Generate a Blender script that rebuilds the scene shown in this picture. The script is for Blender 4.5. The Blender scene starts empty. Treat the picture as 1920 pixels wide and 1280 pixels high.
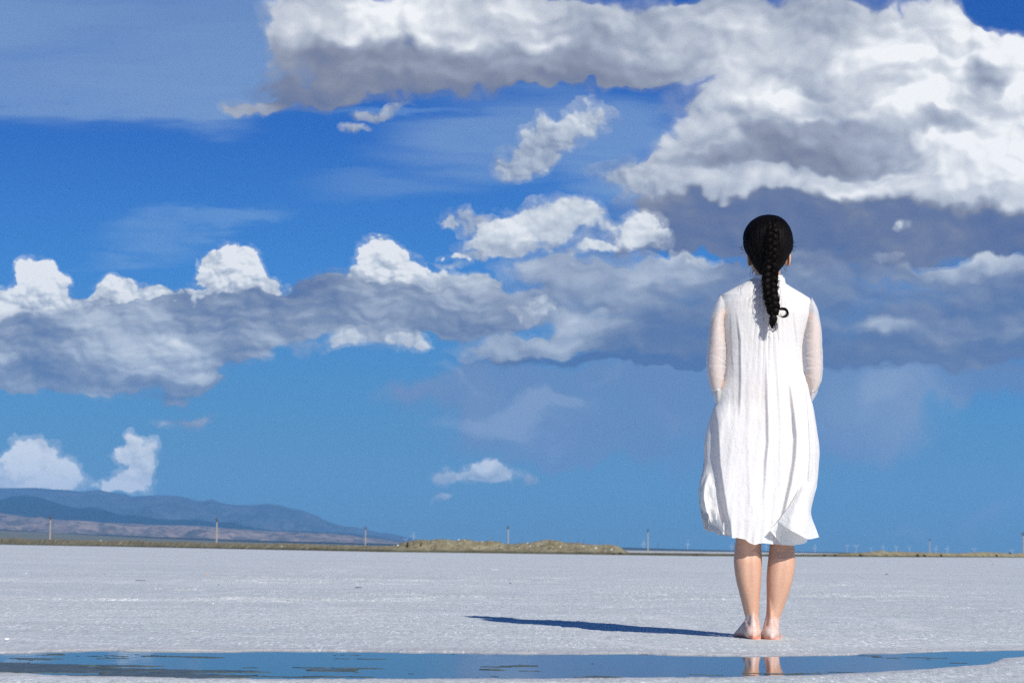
import bpy, math
import numpy as np
from mathutils import Vector, Matrix

sc = bpy.context.scene
COL = sc.collection

# ------------------------------------------------------------------ camera
FPX = 4000.0                      # focal length in pixels of a 1920 px wide frame (75 mm)
CAM_H = 0.344
PITCH = math.atan(389.0 / FPX)
ROLL = 0.0125
fwd = Vector((0, math.cos(PITCH), math.sin(PITCH)))
up0 = Vector((0, -math.sin(PITCH), math.cos(PITCH)))
r0 = Vector((1, 0, 0))
rgt = r0 * math.cos(ROLL) + up0 * math.sin(ROLL)
upv = up0 * math.cos(ROLL) - r0 * math.sin(ROLL)
cd = bpy.data.cameras.new('camera')
cam = bpy.data.objects.new('camera', cd)
COL.objects.link(cam)
cam.matrix_world = Matrix((
    (rgt.x, upv.x, -fwd.x, 0), (rgt.y, upv.y, -fwd.y, 0),
    (rgt.z, upv.z, -fwd.z, CAM_H), (0, 0, 0, 1)))
cd.sensor_width = 36.0
cd.lens = 36.0 * FPX / 1920.0
cd.clip_start = 0.05
cd.clip_end = 200000.0
cd.dof.use_dof = True
cd.dof.focus_distance = 8.05
cd.dof.aperture_fstop = 11.0
sc.camera = cam


def view_dir(px, py):
    """direction in which a point of the place was seen (measured from the photograph)"""
    return fwd * FPX + rgt * (px - 960.0) - upv * (py - 640.0)


def at_depth(px, py, y):
    d = view_dir(px, py)
    t = y / d.y
    return Vector((d.x * t, y, CAM_H + d.z * t))


def on_ground(px, py, z=0.0):
    d = view_dir(px, py)
    t = (z - CAM_H) / d.z
    return Vector((d.x * t, d.y * t, z))


# ------------------------------------------------------------------ light
SUN_EL = math.radians(32.0)
SUN_V = Vector((1.17, -2.36, 0)).normalized()       # towards the sun on the ground
SUN_AZ = math.atan2(SUN_V.x, SUN_V.y)
sd = bpy.data.lights.new('sun', 'SUN')
sd.energy = 4.9
sd.angle = math.radians(0.53)
sd.color = (1.0, 0.955, 0.89)
sun = bpy.data.objects.new('sun', sd)
COL.objects.link(sun)
sdir = Vector((SUN_V.x * math.cos(SUN_EL), SUN_V.y * math.cos(SUN_EL), math.sin(SUN_EL)))
sun.rotation_euler = sdir.to_track_quat('Z', 'Y').to_euler()
sun.location = (3, -6, 6)

vs = sc.view_settings
sc.display_settings.display_device = 'sRGB'
vs.view_transform = 'Standard'
vs.look = 'None'
vs.exposure = 0.0
vs.gamma = 1.0
vs.use_curve_mapping = False
sc.cycles.use_denoising = False
sc.cycles.max_bounces = 8
sc.cycles.transparent_max_bounces = 16
sc.cycles.volume_bounces = 1
sc.cycles.use_adaptive_sampling = True
sc.cycles.adaptive_threshold = 0.012
sc.cycles.adaptive_min_samples = 6


def srgb(r, g, b):
    f = lambda c: c / 12.92 if c <= 0.04045 else ((c + 0.055) / 1.055) ** 2.4
    return (f(r / 255.0), f(g / 255.0), f(b / 255.0))


class NT:
    """small helper for writing node trees"""
    def __init__(self, tree):
        self.t = tree
        self.n = tree.nodes
        self.l = tree.links

    def node(self, kind, **props):
        nd = self.n.new(kind)
        for k, v in props.items():
            setattr(nd, k, v)
        return nd

    def put(self, sock, v):
        if isinstance(v, bpy.types.NodeSocket):
            self.l.new(v, sock)
        elif v is not None:
            if isinstance(v, (tuple, list, Vector)):
                v = tuple(v)
                if sock.type == 'RGBA' and len(v) == 3:
                    v = v + (1.0,)
            sock.default_value = v

    def m(self, op, a, b=None, c=None, clamp=False):
        nd = self.node('ShaderNodeMath', operation=op, use_clamp=clamp)
        self.put(nd.inputs[0], a)
        self.put(nd.inputs[1], b)
        self.put(nd.inputs[2], c)
        return nd.outputs[0]

    def v(self, op, a, b=None, c=None):
        nd = self.node('ShaderNodeVectorMath', operation=op)
        self.put(nd.inputs[0], a)
        if b is not None:
            if op == 'SCALE':
                self.put(nd.inputs[3], b)
            else:
                self.put(nd.inputs[1], b)
        self.put(nd.inputs[2], c)
        return nd.outputs[1] if op in ('DOT_PRODUCT', 'LENGTH', 'DISTANCE') else nd.outputs[0]

    def mix(self, f, a, b, blend='MIX', clamp=False):
        nd = self.node('ShaderNodeMix', data_type='RGBA', blend_type=blend)
        nd.clamp_result = clamp
        self.put(nd.inputs[0], f)
        self.put(nd.inputs[6], a)
        self.put(nd.inputs[7], b)
        return nd.outputs[2]

    def step(self, v, a, b, x=0.0, y=1.0, smooth=True):
        nd = self.node('ShaderNodeMapRange', interpolation_type='SMOOTHSTEP' if smooth else 'LINEAR')
        nd.clamp = True
        self.put(nd.inputs[0], v)
        self.put(nd.inputs[1], a)
        self.put(nd.inputs[2], b)
        self.put(nd.inputs[3], x)
        self.put(nd.inputs[4], y)
        return nd.outputs[0]

    def noise(self, vec, scale, detail=3.0, rough=0.5, dist=0.0, color=False, dim='3D', w=None):
        nd = self.node('ShaderNodeTexNoise', noise_dimensions=dim)
        self.put(nd.inputs['Vector'], vec)
        nd.inputs['Scale'].default_value = scale
        nd.inputs['Detail'].default_value = detail
        nd.inputs['Roughness'].default_value = rough
        nd.inputs['Distortion'].default_value = dist
        return nd.outputs['Color' if color else 0]

    def voro(self, vec, scale, detail=0.0, rough=0.5, feature='F1', out='Distance', dim='3D', smooth=None):
        nd = self.node('ShaderNodeTexVoronoi', voronoi_dimensions=dim, feature=feature)
        self.put(nd.inputs['Vector'], vec)
        nd.inputs['Scale'].default_value = scale
        if detail:
            nd.inputs['Detail'].default_value = detail
            nd.inputs['Roughness'].default_value = rough
            nd.normalize = True
        if smooth is not None:
            nd.inputs['Smoothness'].default_value = smooth
        return nd.outputs[out]

    def ramp(self, f, stops, interp='LINEAR'):
        nd = self.node('ShaderNodeValToRGB')
        cr = nd.color_ramp
        cr.interpolation = interp
        while len(cr.elements) < len(stops):
            cr.elements.new(0.5)
        for e, (p, c) in zip(cr.elements, stops):
            e.position = p
            e.color = tuple(c) + (1.0,)
        self.put(nd.inputs[0], f)
        return nd.outputs[0]
# ------------------------------------------------------------------ sky and clouds (world)
world = bpy.data.worlds.new("World")
sc.world = world
world.use_nodes = True
W = NT(world.node_tree)
W.n.clear()
geo = W.node('ShaderNodeTexCoord')
dirv = geo.outputs['Generated']
sep = W.node('ShaderNodeSeparateXYZ')
W.put(sep.inputs[0], dirv)
dx, dy, dz = sep.outputs
ysafe = W.m('MAXIMUM', dy, 0.12)
comb = W.node('ShaderNodeCombineXYZ')
W.put(comb.inputs[0], W.m('MULTIPLY', W.m('DIVIDE', dx, ysafe), 4.0))
W.put(comb.inputs[1], W.m('MULTIPLY', W.m('DIVIDE', dz, ysafe), 4.0))
P = comb.outputs[0]                         # 1 unit = 1/4 radian around due north
sepP = W.node('ShaderNodeSeparateXYZ')
W.put(sepP.inputs[0], P)
PU, PV = sepP.outputs[0], sepP.outputs[1]


def uv_of(px, py):
    d = view_dir(px, py)
    return (d.x / d.y * 4.0, d.z / d.y * 4.0)


sky = W.node('ShaderNodeTexSky', sky_type='NISHITA')
sky.sun_disc = False
sky.sun_elevation = SUN_EL
sky.sun_rotation = SUN_AZ
sky.altitude = 3100.0
sky.air_density = 1.0
sky.dust_density = 0.35
sky.ozone_density = 2.2
SKY_STRENGTH = 0.1


def warp(scale1, amp1, scale2, amp2, seed, stretch=(1, 1, 1)):
    Q = W.v('MULTIPLY_ADD', P, stretch, (seed, seed * 1.7, seed * 0.3))
    u, v = PU, PV
    for scl, amp, det in ((scale1, amp1, 3.0), (scale2, amp2, 3.0)):
        sp = W.node('ShaderNodeSeparateColor')
        W.put(sp.inputs[0], W.noise(Q, scl, det, 0.52, color=True))
        u = W.m('MULTIPLY_ADD', W.m('SUBTRACT', sp.outputs[0], 0.5), amp, u)
        v = W.m('MULTIPLY_ADD', W.m('SUBTRACT', sp.outputs[1], 0.5), amp, v)
    cb = W.node('ShaderNodeCombineXYZ')
    W.put(cb.inputs[0], u)
    W.put(cb.inputs[1], v)
    return cb.outputs[0]


def blobs(Pw, items):
    """weighted patches: returns coverage and mean tone"""
    acc = None
    for it in items:
        cx, cy, rx, ry, tone = it[:5]
        wt = it[5] if len(it) > 5 else 1.0
        u, v = uv_of(cx, cy)
        sx, sy = 1000.0 / rx, 1000.0 / ry
        q = W.v('MULTIPLY_ADD', Pw, (sx, sy, 0), (-u * sx, -v * sy, 0))
        d2 = W.v('DOT_PRODUCT', q, q)
        w = W.m('MAXIMUM', W.m('MULTIPLY_ADD', d2, -0.42, 1.0), 0.0)
        w2 = W.m('MULTIPLY', w, w)
        if acc is None:
            acc = W.m('MULTIPLY', w, wt)
            accT = W.m('MULTIPLY', w2, wt * tone)
            accW = W.m('MULTIPLY', w2, wt)
        else:
            acc = W.m('MULTIPLY_ADD', w, wt, acc)
            accT = W.m('MULTIPLY_ADD', w2, wt * tone, accT)
            accW = W.m('MULTIPLY_ADD', w2, wt, accW)
    B, Tt = acc, accT
    tone = W.m('DIVIDE', Tt, W.m('MAXIMUM', accW, 0.002))
    return B, tone


def K(c, k=1.0 / SKY_STRENGTH):
    return tuple(x * k for x in c)


STOPS = [
    (0.00, K(srgb(70, 97, 150))),
    (0.20, K(srgb(98, 113, 150))),
    (0.40, K(srgb(133, 143, 166))),
    (0.60, K(srgb(172, 181, 196))),
    (0.80, K(srgb(205, 212, 220))),
    (1.00, K(srgb(238, 240, 242))),
]


STOPS_HI = [
    (0.00, K(srgb(84, 102, 147))),
    (0.16, K(srgb(104, 116, 150))),
    (0.30, K(srgb(130, 135, 154))),
    (0.55, K(srgb(166, 174, 190))),
    (0.80, K(srgb(208, 213, 221))),
    (1.00, K(srgb(248, 249, 250))),
]


def cumulus(base, items, seed, scale=15.0, wamp=(0.05, 0.018), edge=(0.30, 0.42), bill=1.7, ns=1.1,
            relief=0.5, tvar=0.25, opac=1.0, stretch=(1, 1.25, 1), detail=3.5, stops=STOPS, haze=0.5, soft=0.0, rn=1.0, litmin=0.3, halo=0.35, big=0.5):
    Pw = warp(7.0, wamp[0], 26.0, wamp[1], seed)
    B, tone = blobs(Pw, items)
    Pq = W.v('MULTIPLY_ADD', W.v('SUBTRACT', Pw, P), (0.62, 0.62, 0), P)
    Q = W.v('MULTIPLY_ADD', Pq, stretch, (seed * 3.1, seed * 1.3, seed))
    h1 = W.voro(Q, scale, detail, 0.6, dim='2D')
    h3 = W.voro(Q, scale, 2.0, 0.5, dim='2D')
    h2 = W.voro(W.v('ADD', Q, (0.10 / scale, 0.17 / scale, 0)), scale, 2.0, 0.5, dim='2D')
    n1 = W.noise(Q, scale * 0.55, 7.0, 0.58, dim='2D')
    n3 = W.noise(Q, scale * 0.32, 2.5, 0.45, dim='2D')
    n2 = W.noise(W.v('ADD', Q, (0.30 / scale, 0.52 / scale, 0)), scale * 0.32, 2.5, 0.45, dim='2D')
    Bc = W.m('MINIMUM', B, 1.5)
    Bc = W.m('MULTIPLY_ADD', W.m('SUBTRACT', n3, 0.5), big, Bc)
    D = W.m('MULTIPLY_ADD', W.m('SUBTRACT', 0.40, h1), bill, W.m('MULTIPLY_ADD', W.m('SUBTRACT', n1, 0.5), ns, Bc))
    e1 = edge[1]
    if soft:                                        # in places the edge frays into the blue
        e1 = W.m('MULTIPLY_ADD', W.step(n2, 0.38, 0.62), soft, edge[1])
    mask = W.step(D, edge[0], e1)
    # thin torn vapour around the solid lumps
    hal = W.step(W.m('MULTIPLY_ADD', W.m('SUBTRACT', n1, 0.5), 1.3, D), edge[0] - 0.50, edge[0] + 0.35, 0.0, halo)
    mask = W.m('MAXIMUM', mask, hal)
    mask = W.m('MULTIPLY', mask, W.step(B, 0.0, 0.16))
    lit = W.step(tone, 0.22, 0.72, litmin, 1.0)       # the flat undersides are smooth
    r1 = W.m('MULTIPLY_ADD', W.m('SUBTRACT', n3, n2), rn * 1.6, W.m('SUBTRACT', h2, h3))
    r1 = W.m('MULTIPLY_ADD', W.m('SUBTRACT', 0.38, h1), 0.42, r1)
    r1 = W.m('MULTIPLY', r1, relief)
    r1 = W.m('MULTIPLY_ADD', W.m('SUBTRACT', n2, 0.5), tvar, r1)
    t = W.m('MULTIPLY_ADD', r1, lit, tone)
    col = W.ramp(t, stops)
    hz = W.step(PV, 0.62, 0.02, 0.0, haze, smooth=False)
    col = W.mix(hz, col, K(srgb(112, 152, 196)))
    return W.mix(W.m('MULTIPLY', mask, opac), base, col), mask


def veil(base, items, seed, color, amp=1.0, scale=5.0, stretch=(1, 3, 1), edge=(0.1, 1.0), nz=0.9, tonecol=None):
    Pw = warp(5.0, 0.16, 18.0, 0.035, seed, stretch)
    B, tone = blobs(Pw, items)
    Q = W.v('MULTIPLY_ADD', Pw, stretch, (seed * 2.1, seed, seed))
    n = W.noise(Q, scale, 6.0, 0.55, 0.4, dim='2D')
    D = W.m('MULTIPLY_ADD', W.m('SUBTRACT', n, 0.5), nz, W.m('MINIMUM', B, 1.0))
    a = W.m('MULTIPLY', W.step(D, edge[0], edge[1]), W.step(B, 0.0, 1.05))
    col = K(color)
    if tonecol:
        col = W.ramp(tone, tonecol)
    return W.mix(W.m('MULTIPLY', a, amp), base, col)


# clear air: the sky texture with a polarised, deeper blue
clear = W.mix(1.0, sky.outputs[0], (0.24, 0.50, 0.85), blend='MULTIPLY')
grad = W.ramp(PV, [
    (0.00, K(srgb(88, 128, 160))), (0.12, K(srgb(88, 136, 172))), (0.30, K(srgb(76, 138, 188))),
    (0.52, K(srgb(58, 128, 203))), (0.78, K(srgb(36, 101, 190))), (1.0, K(srgb(24, 84, 172)))])
front = W.step(dy, 0.45, 0.85)
base = W.mix(W.m('MULTIPLY', front, 0.9), clear, grad)

# high thin veils
base = veil(base, [
    (40, 20, 460, 90, 0.5, .7), (40, 50, 420, 130, 0.5), (300, 100, 340, 90, 0.5, .6), (100, 165, 300, 80, 0.5, .45), (60, 215, 300, 30, .5, .2), (430, 60, 140, 130, .5),
    (820, 330, 220, 55, 0.3, .45), (1020, 215, 240, 50, .4, .85), (1190, 320, 110, 80, .4, .8), (900, 270, 200, 50, .4, .6), (1130, 390, 120, 40, .4, .4), (700, 360, 150, 24, 0.3, .4),
], 1.3, srgb(134, 165, 204), amp=0.80, stretch=(0.42, 3.2, 1), scale=3.0, nz=0.8, edge=(-0.1, 1.5))
base = veil(base, [(290, 450, 130, 42, 0.5, .9), (390, 410, 110, 22, 0.5, .8), (180, 500, 120, 12, .5, .6), (480, 395, 100, 16, .5, .5),
                   (620, 200, 200, 12, .5, .5), (760, 198, 120, 14, .5, .6)],
            4.3, srgb(130, 168, 212), amp=0.42, stretch=(0.7, 3.4, 1), scale=6.0, edge=(0.1, 1.2), nz=1.3)
# rain veils and the soft grey mass under the big clouds
base = veil(base, [
    (1150, 730, 320, 65, .35), (1050, 840, 160, 30, .35, .6), (1000, 790, 190, 70, .35, .8), (1300, 800, 260, 70, .3, .7), (830, 730, 120, 25, .45, .5),
    (1650, 740, 130, 90, .65, .9), (1600, 830, 120, 60, .4, .5), (1450, 720, 260, 60, .3), (1860, 690, 160, 50, .25, .8),
    (930, 780, 60, 40, .6, .5), (1700, 690, 200, 40, .35, .8), (1060, 770, 60, 30, .6, .5), (1350, 870, 200, 40, .3, .3),
    (1700, 1010, 45, 16, .6, .6), (1830, 1000, 60, 22, .5, .5), (1880, 975, 90, 18, .5, .4)
], 7.7, srgb(110, 138, 180), amp=0.95, stretch=(1.6, 0.9, 1), scale=5.0, edge=(-0.1, 1.3), nz=0.9,
    tonecol=[(0.2, K(srgb(92, 124, 174))), (0.7, K(srgb(136, 157, 188)))])
base = veil(base, [(905, 800, 90, 16, .6), (960, 775, 80, 18, .6), (1020, 745, 60, 20, .6), (1090, 740, 40, 16, .6, .7), (1000, 830, 60, 20, .6, .6), (860, 715, 60, 8, .6, .8), (1690, 715, 60, 40, .6, .8), (1630, 770, 70, 40, .6, .7),
                   (1240, 790, 80, 26, .6, .5), (1180, 700, 200, 9, .6, .5), (1450, 760, 60, 40, .6, .4), (735, 730, 40, 8, .6, .5)],
            14.3, srgb(146, 166, 198), amp=0.60, stretch=(1.2, 1.2, 1), scale=9.0, edge=(0.1, 1.1), nz=1.2)
# far white towers of the left band
base, _ = cumulus(base, [
    (66, 528, 34, 36, .93), (88, 520, 22, 24, .93), (85, 562, 40, 45, .9), (45, 592, 42, 28, .86), (8, 585, 42, 34, .86),
    (118, 585, 55, 26, .85), (205, 553, 28, 28, .84), (240, 560, 45, 22, .82), (300, 555, 22, 16, .85), (160, 595, 90, 26, .8),
    (250, 580, 100, 26, .74), (428, 492, 34, 34, .95), (404, 495, 26, 26, .93), (462, 497, 28, 32, .95), (430, 530, 52, 34, .86),
    (350, 560, 60, 20, .72), (480, 545, 50, 18, .8),
    (704, 472, 30, 32, .93), (680, 512, 30, 26, .97), (718, 495, 34, 36, .9), (752, 520, 36, 36, .8), (770, 545, 34, 30, .74),
    (700, 525, 44, 22, .93), (850, 490, 26, 11, .74, .8), (800, 550, 60, 30, .7),
], 2.1, scale=24.0, wamp=(0.050, 0.030), edge=(0.58, 0.74), relief=1.15, haze=0.2, tvar=.3)
# left grey band, in front of the towers
base, _ = cumulus(base, [
    (20, 640, 120, 34, 0.49), (160, 612, 170, 26, 0.46), (300, 600, 170, 30, 0.50), (440, 575, 120, 32, 0.44), (470, 600, 190, 30, 0.32),
    (612, 535, 55, 22, 0.36), (600, 565, 130, 28, 0.40), (650, 600, 180, 28, 0.27), (700, 560, 90, 20, 0.32), (780, 590, 130, 30, 0.35),
    (850, 545, 70, 24, 0.49), (905, 550, 60, 18, 0.44), (900, 590, 100, 30, 0.38), (950, 620, 90, 22, 0.40), (830, 610, 120, 22, 0.32),
    (60, 668, 110, 16, 0.72), (200, 655, 180, 30, 0.47), (120, 700, 160, 26, 0.34), (230, 720, 170, 22, 0.32), (340, 690, 60, 36, 0.54),
    (290, 650, 60, 28, 0.56), (370, 675, 30, 26, 0.74), (430, 650, 70, 30, 0.30), (470, 670, 36, 26, 0.49, .8), (520, 630, 80, 22, 0.44),
    (30, 705, 120, 20, 0.28), (345, 780, 42, 9, 0.42, .75), (310, 745, 26, 6, 0.27, .6), (860, 520, 40, 14, 0.54, .8),
    (150, 640, 50, 14, 0.60), (250, 628, 60, 10, 0.56), (520, 615, 60, 10, 0.44), (330, 655, 34, 20, 0.74, 1.2), (260, 690, 34, 22, 0.68), (180, 715, 40, 12, 0.54), (100, 655, 30, 12, 0.64), (360, 700, 26, 14, 0.78, 1.2),
    (560, 590, 110, 9, 0.44), (760, 610, 70, 9, 0.48), (840, 575, 60, 12, 0.56), (690, 545, 50, 10, 0.44), (900, 530, 40, 12, 0.54), (430, 560, 60, 12, 0.56), (380, 600, 80, 12, 0.42),
], 5.4, scale=15.0, wamp=(0.10, 0.034), edge=(0.62, 0.92), relief=0.8, stretch=(0.75, 1.6, 1), haze=0.42, tvar=1.0, soft=.5, litmin=.75, big=1.5)
# the great cloud on the right and the flat-based one on top
base, _ = cumulus(base, [
    (560, 45, 60, 40, 0.67), (545, 80, 45, 24, 0.59), (640, 50, 90, 40, 0.77), (610, 20, 80, 30, 0.67), (760, 30, 140, 42, 0.75), (900, 25, 160, 40, 0.71),
    (960, 75, 130, 30, 0.79), (1100, 40, 170, 46, 0.73), (1250, 60, 170, 46, 0.65), (1380, 60, 150, 60, 0.59), (1480, 30, 150, 60, 0.59), (1540, 90, 110, 60, 0.53),
    (630, 120, 100, 36, 0.34), (760, 110, 150, 34, 0.34), (920, 125, 170, 30, 0.36), (1080, 125, 150, 30, 0.42), (1200, 120, 120, 34, 0.50),
    (600, 165, 90, 24, 0.26), (700, 172, 120, 22, 0.24), (860, 160, 170, 20, 0.26), (1040, 158, 170, 16, 0.34), (560, 195, 50, 14, 0.26, .8),
    (480, 195, 44, 12, 0.59, .75),
    (1350, 145, 75, 28, .70), (1375, 195, 60, 30, .76), (1320, 225, 45, 28, .66, .8), (1290, 185, 50, 16, .5, .7), (1250, 330, 60, 26, .58, .8), (1200, 300, 36, 20, .55, .6), (1450, 130, 90, 40, .60), (1460, 190, 90, 36, .84), (1535, 195, 90, 20, .88), (1585, 140, 80, 30, .50, 1.3), (1530, 60, 70, 40, .52), (1480, 110, 60, 26, .55), (1640, 130, 50, 20, .6),
    (1700, 50, 90, 50, .98), (1760, 25, 60, 32, .98), (1640, 100, 80, 50, .95), (1780, 100, 110, 60, 1.0), (1880, 90, 80, 46, 1.05),
    (1850, 170, 140, 80, .95), (1720, 200, 120, 70, 1.05), (1900, 260, 120, 90, .98), (1780, 290, 160, 60, 1.02),
    (1650, 160, 60, 30, .40, 1.4), (1610, 175, 60, 26, .48, 1.2), (1842, 135, 40, 34, .30, 3.0), (1770, 75, 60, 14, .72, 1.2), (1700, 130, 60, 12, .66, 1.2), (1880, 200, 70, 16, .7, 1.2), (1800, 320, 90, 14, .7, 1.0), (1745, 135, 26, 16, .6, 1.2),
    (1640, 235, 90, 26, .5, 1.2), (1775, 238, 56, 22, .30, 3.0), (1410, 222, 90, 20, .62, 1.2), (1330, 265, 60, 48, .80), (1262, 285, 42, 42, .74),
    (1230, 310, 60, 20, .6), (1440, 262, 90, 26, .50, 1.6), (1570, 255, 130, 30, .44, 1.8), (1510, 298, 220, 20, .36, 1.6), (1380, 300, 90, 16, .40, 1.4), (1700, 285, 80, 16, .55, 1.3),
    (1330, 335, 120, 18, .66), (1500, 342, 180, 18, .72), (1700, 350, 200, 22, .78), (1860, 360, 130, 36, .90), (1900, 330, 120, 60, .92),
    (1240, 375, 80, 30, .34, .8), (1350, 400, 160, 36, .08, 1.2), (1560, 400, 240, 36, .08, 1.2), (1800, 420, 220, 34, .08, 1.2), (1300, 450, 170, 30, .08),
    (1500, 450, 240, 36, .08), (1750, 470, 280, 36, .08), (1920, 440, 90, 30, .08), (1250, 470, 120, 14, .2),
], 9.2, scale=9.0, wamp=(0.15, 0.026), edge=(0.52, 0.76), relief=0.75, stretch=(0.95, 1.3, 1), haze=0.1, tvar=.45, detail=4.5, bill=1.8, soft=.75, stops=STOPS_HI, litmin=.45, big=.8)
# lower right, hazy blue-grey bands
base, _ = cumulus(base, [
    (1130, 505, 150, 28, .52), (1290, 495, 60, 16, .64), (1080, 540, 110, 34, .42), (1250, 545, 170, 36, .34), (1450, 560, 220, 44, .20),
    (1700, 540, 260, 34, .22), (1860, 495, 130, 14, .62, 1.1), (1900, 540, 130, 26, .25), (1400, 620, 240, 40, .12), (1700, 640, 220, 28, .22), (1750, 590, 240, 24, .18),
    (1860, 605, 150, 24, .52, 1.1), (1663, 614, 52, 20, .78, 1.6), (1760, 625, 80, 22, .42), (1620, 660, 220, 24, .08), (1840, 660, 180, 26, .22),
    (1230, 600, 120, 36, .36), (1240, 650, 150, 30, .26), (1150, 682, 180, 11, .10, 1.2), (1350, 680, 180, 14, .08),
    (1180, 520, 50, 12, .7, .8), (1060, 500, 50, 10, .66, .8), (1150, 560, 60, 14, .5), (960, 560, 40, 14, .6, .8), (1210, 575, 40, 16, .55), (1460, 520, 60, 12, .42), (1640, 560, 80, 10, .36), (1420, 590, 50, 10, .3), (1540, 600, 60, 12, .34),
    (1100, 622, 62, 30, .84, 1.3), (1140, 608, 44, 24, .84), (1030, 645, 72, 18, .78), (940, 655, 80, 18, .60, .9), (1180, 640, 50, 24, .6), (1000, 585, 60, 26, .52, .8), (1050, 575, 40, 16, .6, .7),
    (1010, 495, 40, 14, .6, .8), (960, 580, 70, 24, .40),
    (1300, 498, 90, 14, .40), (1400, 500, 120, 16, .24), (1600, 495, 160, 16, .20), (1780, 505, 140, 14, .26), (1100, 540, 60, 16, .46),
], 12.9, scale=10.0, wamp=(0.12, 0.036), edge=(0.36, 0.9), relief=.55, stretch=(0.8, 1.6, 1), haze=0.25, tvar=1.0, opac=.92, soft=.9, bill=1.2, litmin=.7, big=.9)
# small separate clouds
base, _ = cumulus(base, [
    (1035, 392, 42, 22, .84), (1085, 400, 38, 22, .76), (985, 425, 62, 28, .86), (920, 445, 44, 24, .80), (1060, 425, 70, 22, .72), (960, 462, 80, 12, .56), 
    (1208, 424, 34, 22, .90), (1178, 445, 38, 18, .86), (1105, 465, 36, 9, .76), (1222, 452, 30, 14, .6),
    (640, 632, 26, 16, .76, .9), (680, 637, 22, 14, .74, .9), (745, 642, 26, 17, .74, .9), (792, 648, 20, 15, .7, .8), (580, 650, 26, 14, .55, .6),
    (48, 850, 32, 26, 0.96), (80, 850, 22, 20, 0.94), (30, 885, 38, 28, 0.92), (118, 885, 30, 24, 0.94), (80, 905, 70, 22, 0.86), (10, 905, 40, 18, .7),
    (243, 825, 14, 20, 0.94), (270, 842, 28, 22, 0.96), (230, 856, 24, 15, 0.94), (268, 872, 20, 24, 0.94), (252, 902, 30, 22, 0.94), (212, 913, 28, 12, 0.92),
    (1688, 421, 15, 9, .66, .62), (1668, 474, 22, 8, .6, .55), (1315, 490, 26, 9, .62, .6),
], 17.3, scale=19.0, wamp=(0.055, 0.032), edge=(0.50, 0.84), relief=.55, haze=0.14, tvar=.35, stretch=(1, 1.2, 1), soft=.5, big=.6)
# thin fraying scraps
base, _ = cumulus(base, [
    (1100, 212, 34, 26, .70), (1068, 240, 36, 28, .66), (1020, 252, 40, 26, .62), (985, 300, 44, 26, .56), (1010, 285, 40, 26, .5), (955, 325, 30, 18, .6),
    (865, 883, 26, 13, .92), (903, 879, 20, 13, .95), (935, 893, 44, 14, .66), (890, 898, 60, 12, .6), (828, 937, 14, 6, .60), (1000, 908, 12, 8, .5), (830, 900, 18, 14, .5),
    (665, 233, 26, 9, .55), (870, 415, 34, 14, .6), (845, 424, 14, 6, .6), (850, 493, 24, 8, .7), (885, 470, 20, 10, .55), (1000, 580, 34, 18, .62), (720, 205, 50, 10, .5), (1165, 318, 50, 22, .6), (1210, 350, 50, 22, .55),
], 23.7, scale=20.0, wamp=(0.08, 0.045), edge=(0.45, 1.25), relief=.7, haze=0.16, opac=.9, stretch=(1.15, 1.15, 1), bill=1.9, ns=1.7, tvar=.2)

final = W.mix(front, clear, base)
bg = W.node('ShaderNodeBackground')
bg.inputs['Strength'].default_value = SKY_STRENGTH
W.put(bg.inputs['Color'], final)
wo = W.node('ShaderNodeOutputWorld')
W.l.new(bg.outputs[0], wo.inputs['Surface'])
world.cycles.sampling_method = 'MANUAL'
world.cycles.sample_map_resolution = 512
# ------------------------------------------------------------------ helpers for meshes
def tag(o, label=None, cat=None, group=None, kind=None):
    if label: o['label'] = label
    if cat: o['category'] = cat
    if group: o['group'] = group
    if kind: o['kind'] = kind
    return o


def mesh_obj(name, verts, faces, mat=None, parent=None, smooth=True):
    me = bpy.data.meshes.new(name)
    verts = np.asarray(verts, dtype=np.float32).reshape(-1, 3)
    if isinstance(faces, np.ndarray):
        nf, k = faces.shape
        me.vertices.add(len(verts))
        me.vertices.foreach_set('co', verts.ravel())
        me.loops.add(nf * k)
        me.loops.foreach_set('vertex_index', faces.astype(np.int32).ravel())
        me.polygons.add(nf)
        me.polygons.foreach_set('loop_start', np.arange(0, nf * k, k, dtype=np.int32))
        me.update(calc_edges=True)
        me.validate()
    else:
        me.from_pydata([tuple(map(float, v)) for v in verts], [], faces)
        me.update()
    if smooth:
        me.polygons.foreach_set('use_smooth', np.ones(len(me.polygons), dtype=bool))
    if mat: me.materials.append(mat)
    o = bpy.data.objects.new(name, me)
    COL.objects.link(o)
    if parent is not None: o.parent = parent
    return o


def empty(name, loc=(0, 0, 0), rz=0.0):
    o = bpy.data.objects.new(name, None)
    COL.objects.link(o)
    o.location = loc
    o.rotation_euler = (0, 0, rz)
    o.empty_display_size = 0.3
    return o


def copy_tree(o, parent=None):
    c = o.copy()
    COL.objects.link(c)
    c.parent = parent
    for ch in list(o.children):
        copy_tree(ch, c)
    return c


def grid_faces(nr, nc, closed=False):
    r = np.arange(nr - 1)[:, None]
    c = np.arange(nc if closed else nc - 1)[None, :]
    c2 = (c + 1) % nc
    a = r * nc + c
    b = r * nc + c2
    d = (r + 1) * nc + c
    e = (r + 1) * nc + c2
    return np.stack([a, b, e, d], axis=-1).reshape(-1, 4)


def _hash(ix, iy, seed):
    h = (ix.astype(np.int64) * 374761393 + iy.astype(np.int64) * 668265263 + seed * 982451653) & 0xFFFFFFFF
    h = ((h ^ (h >> 13)) * 1274126177) & 0xFFFFFFFF
    h = ((h ^ (h >> 16)) * 2246822519) & 0xFFFFFFFF
    return ((h ^ (h >> 15)) & 0xFFFFFF) / float(0xFFFFFF)


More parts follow.
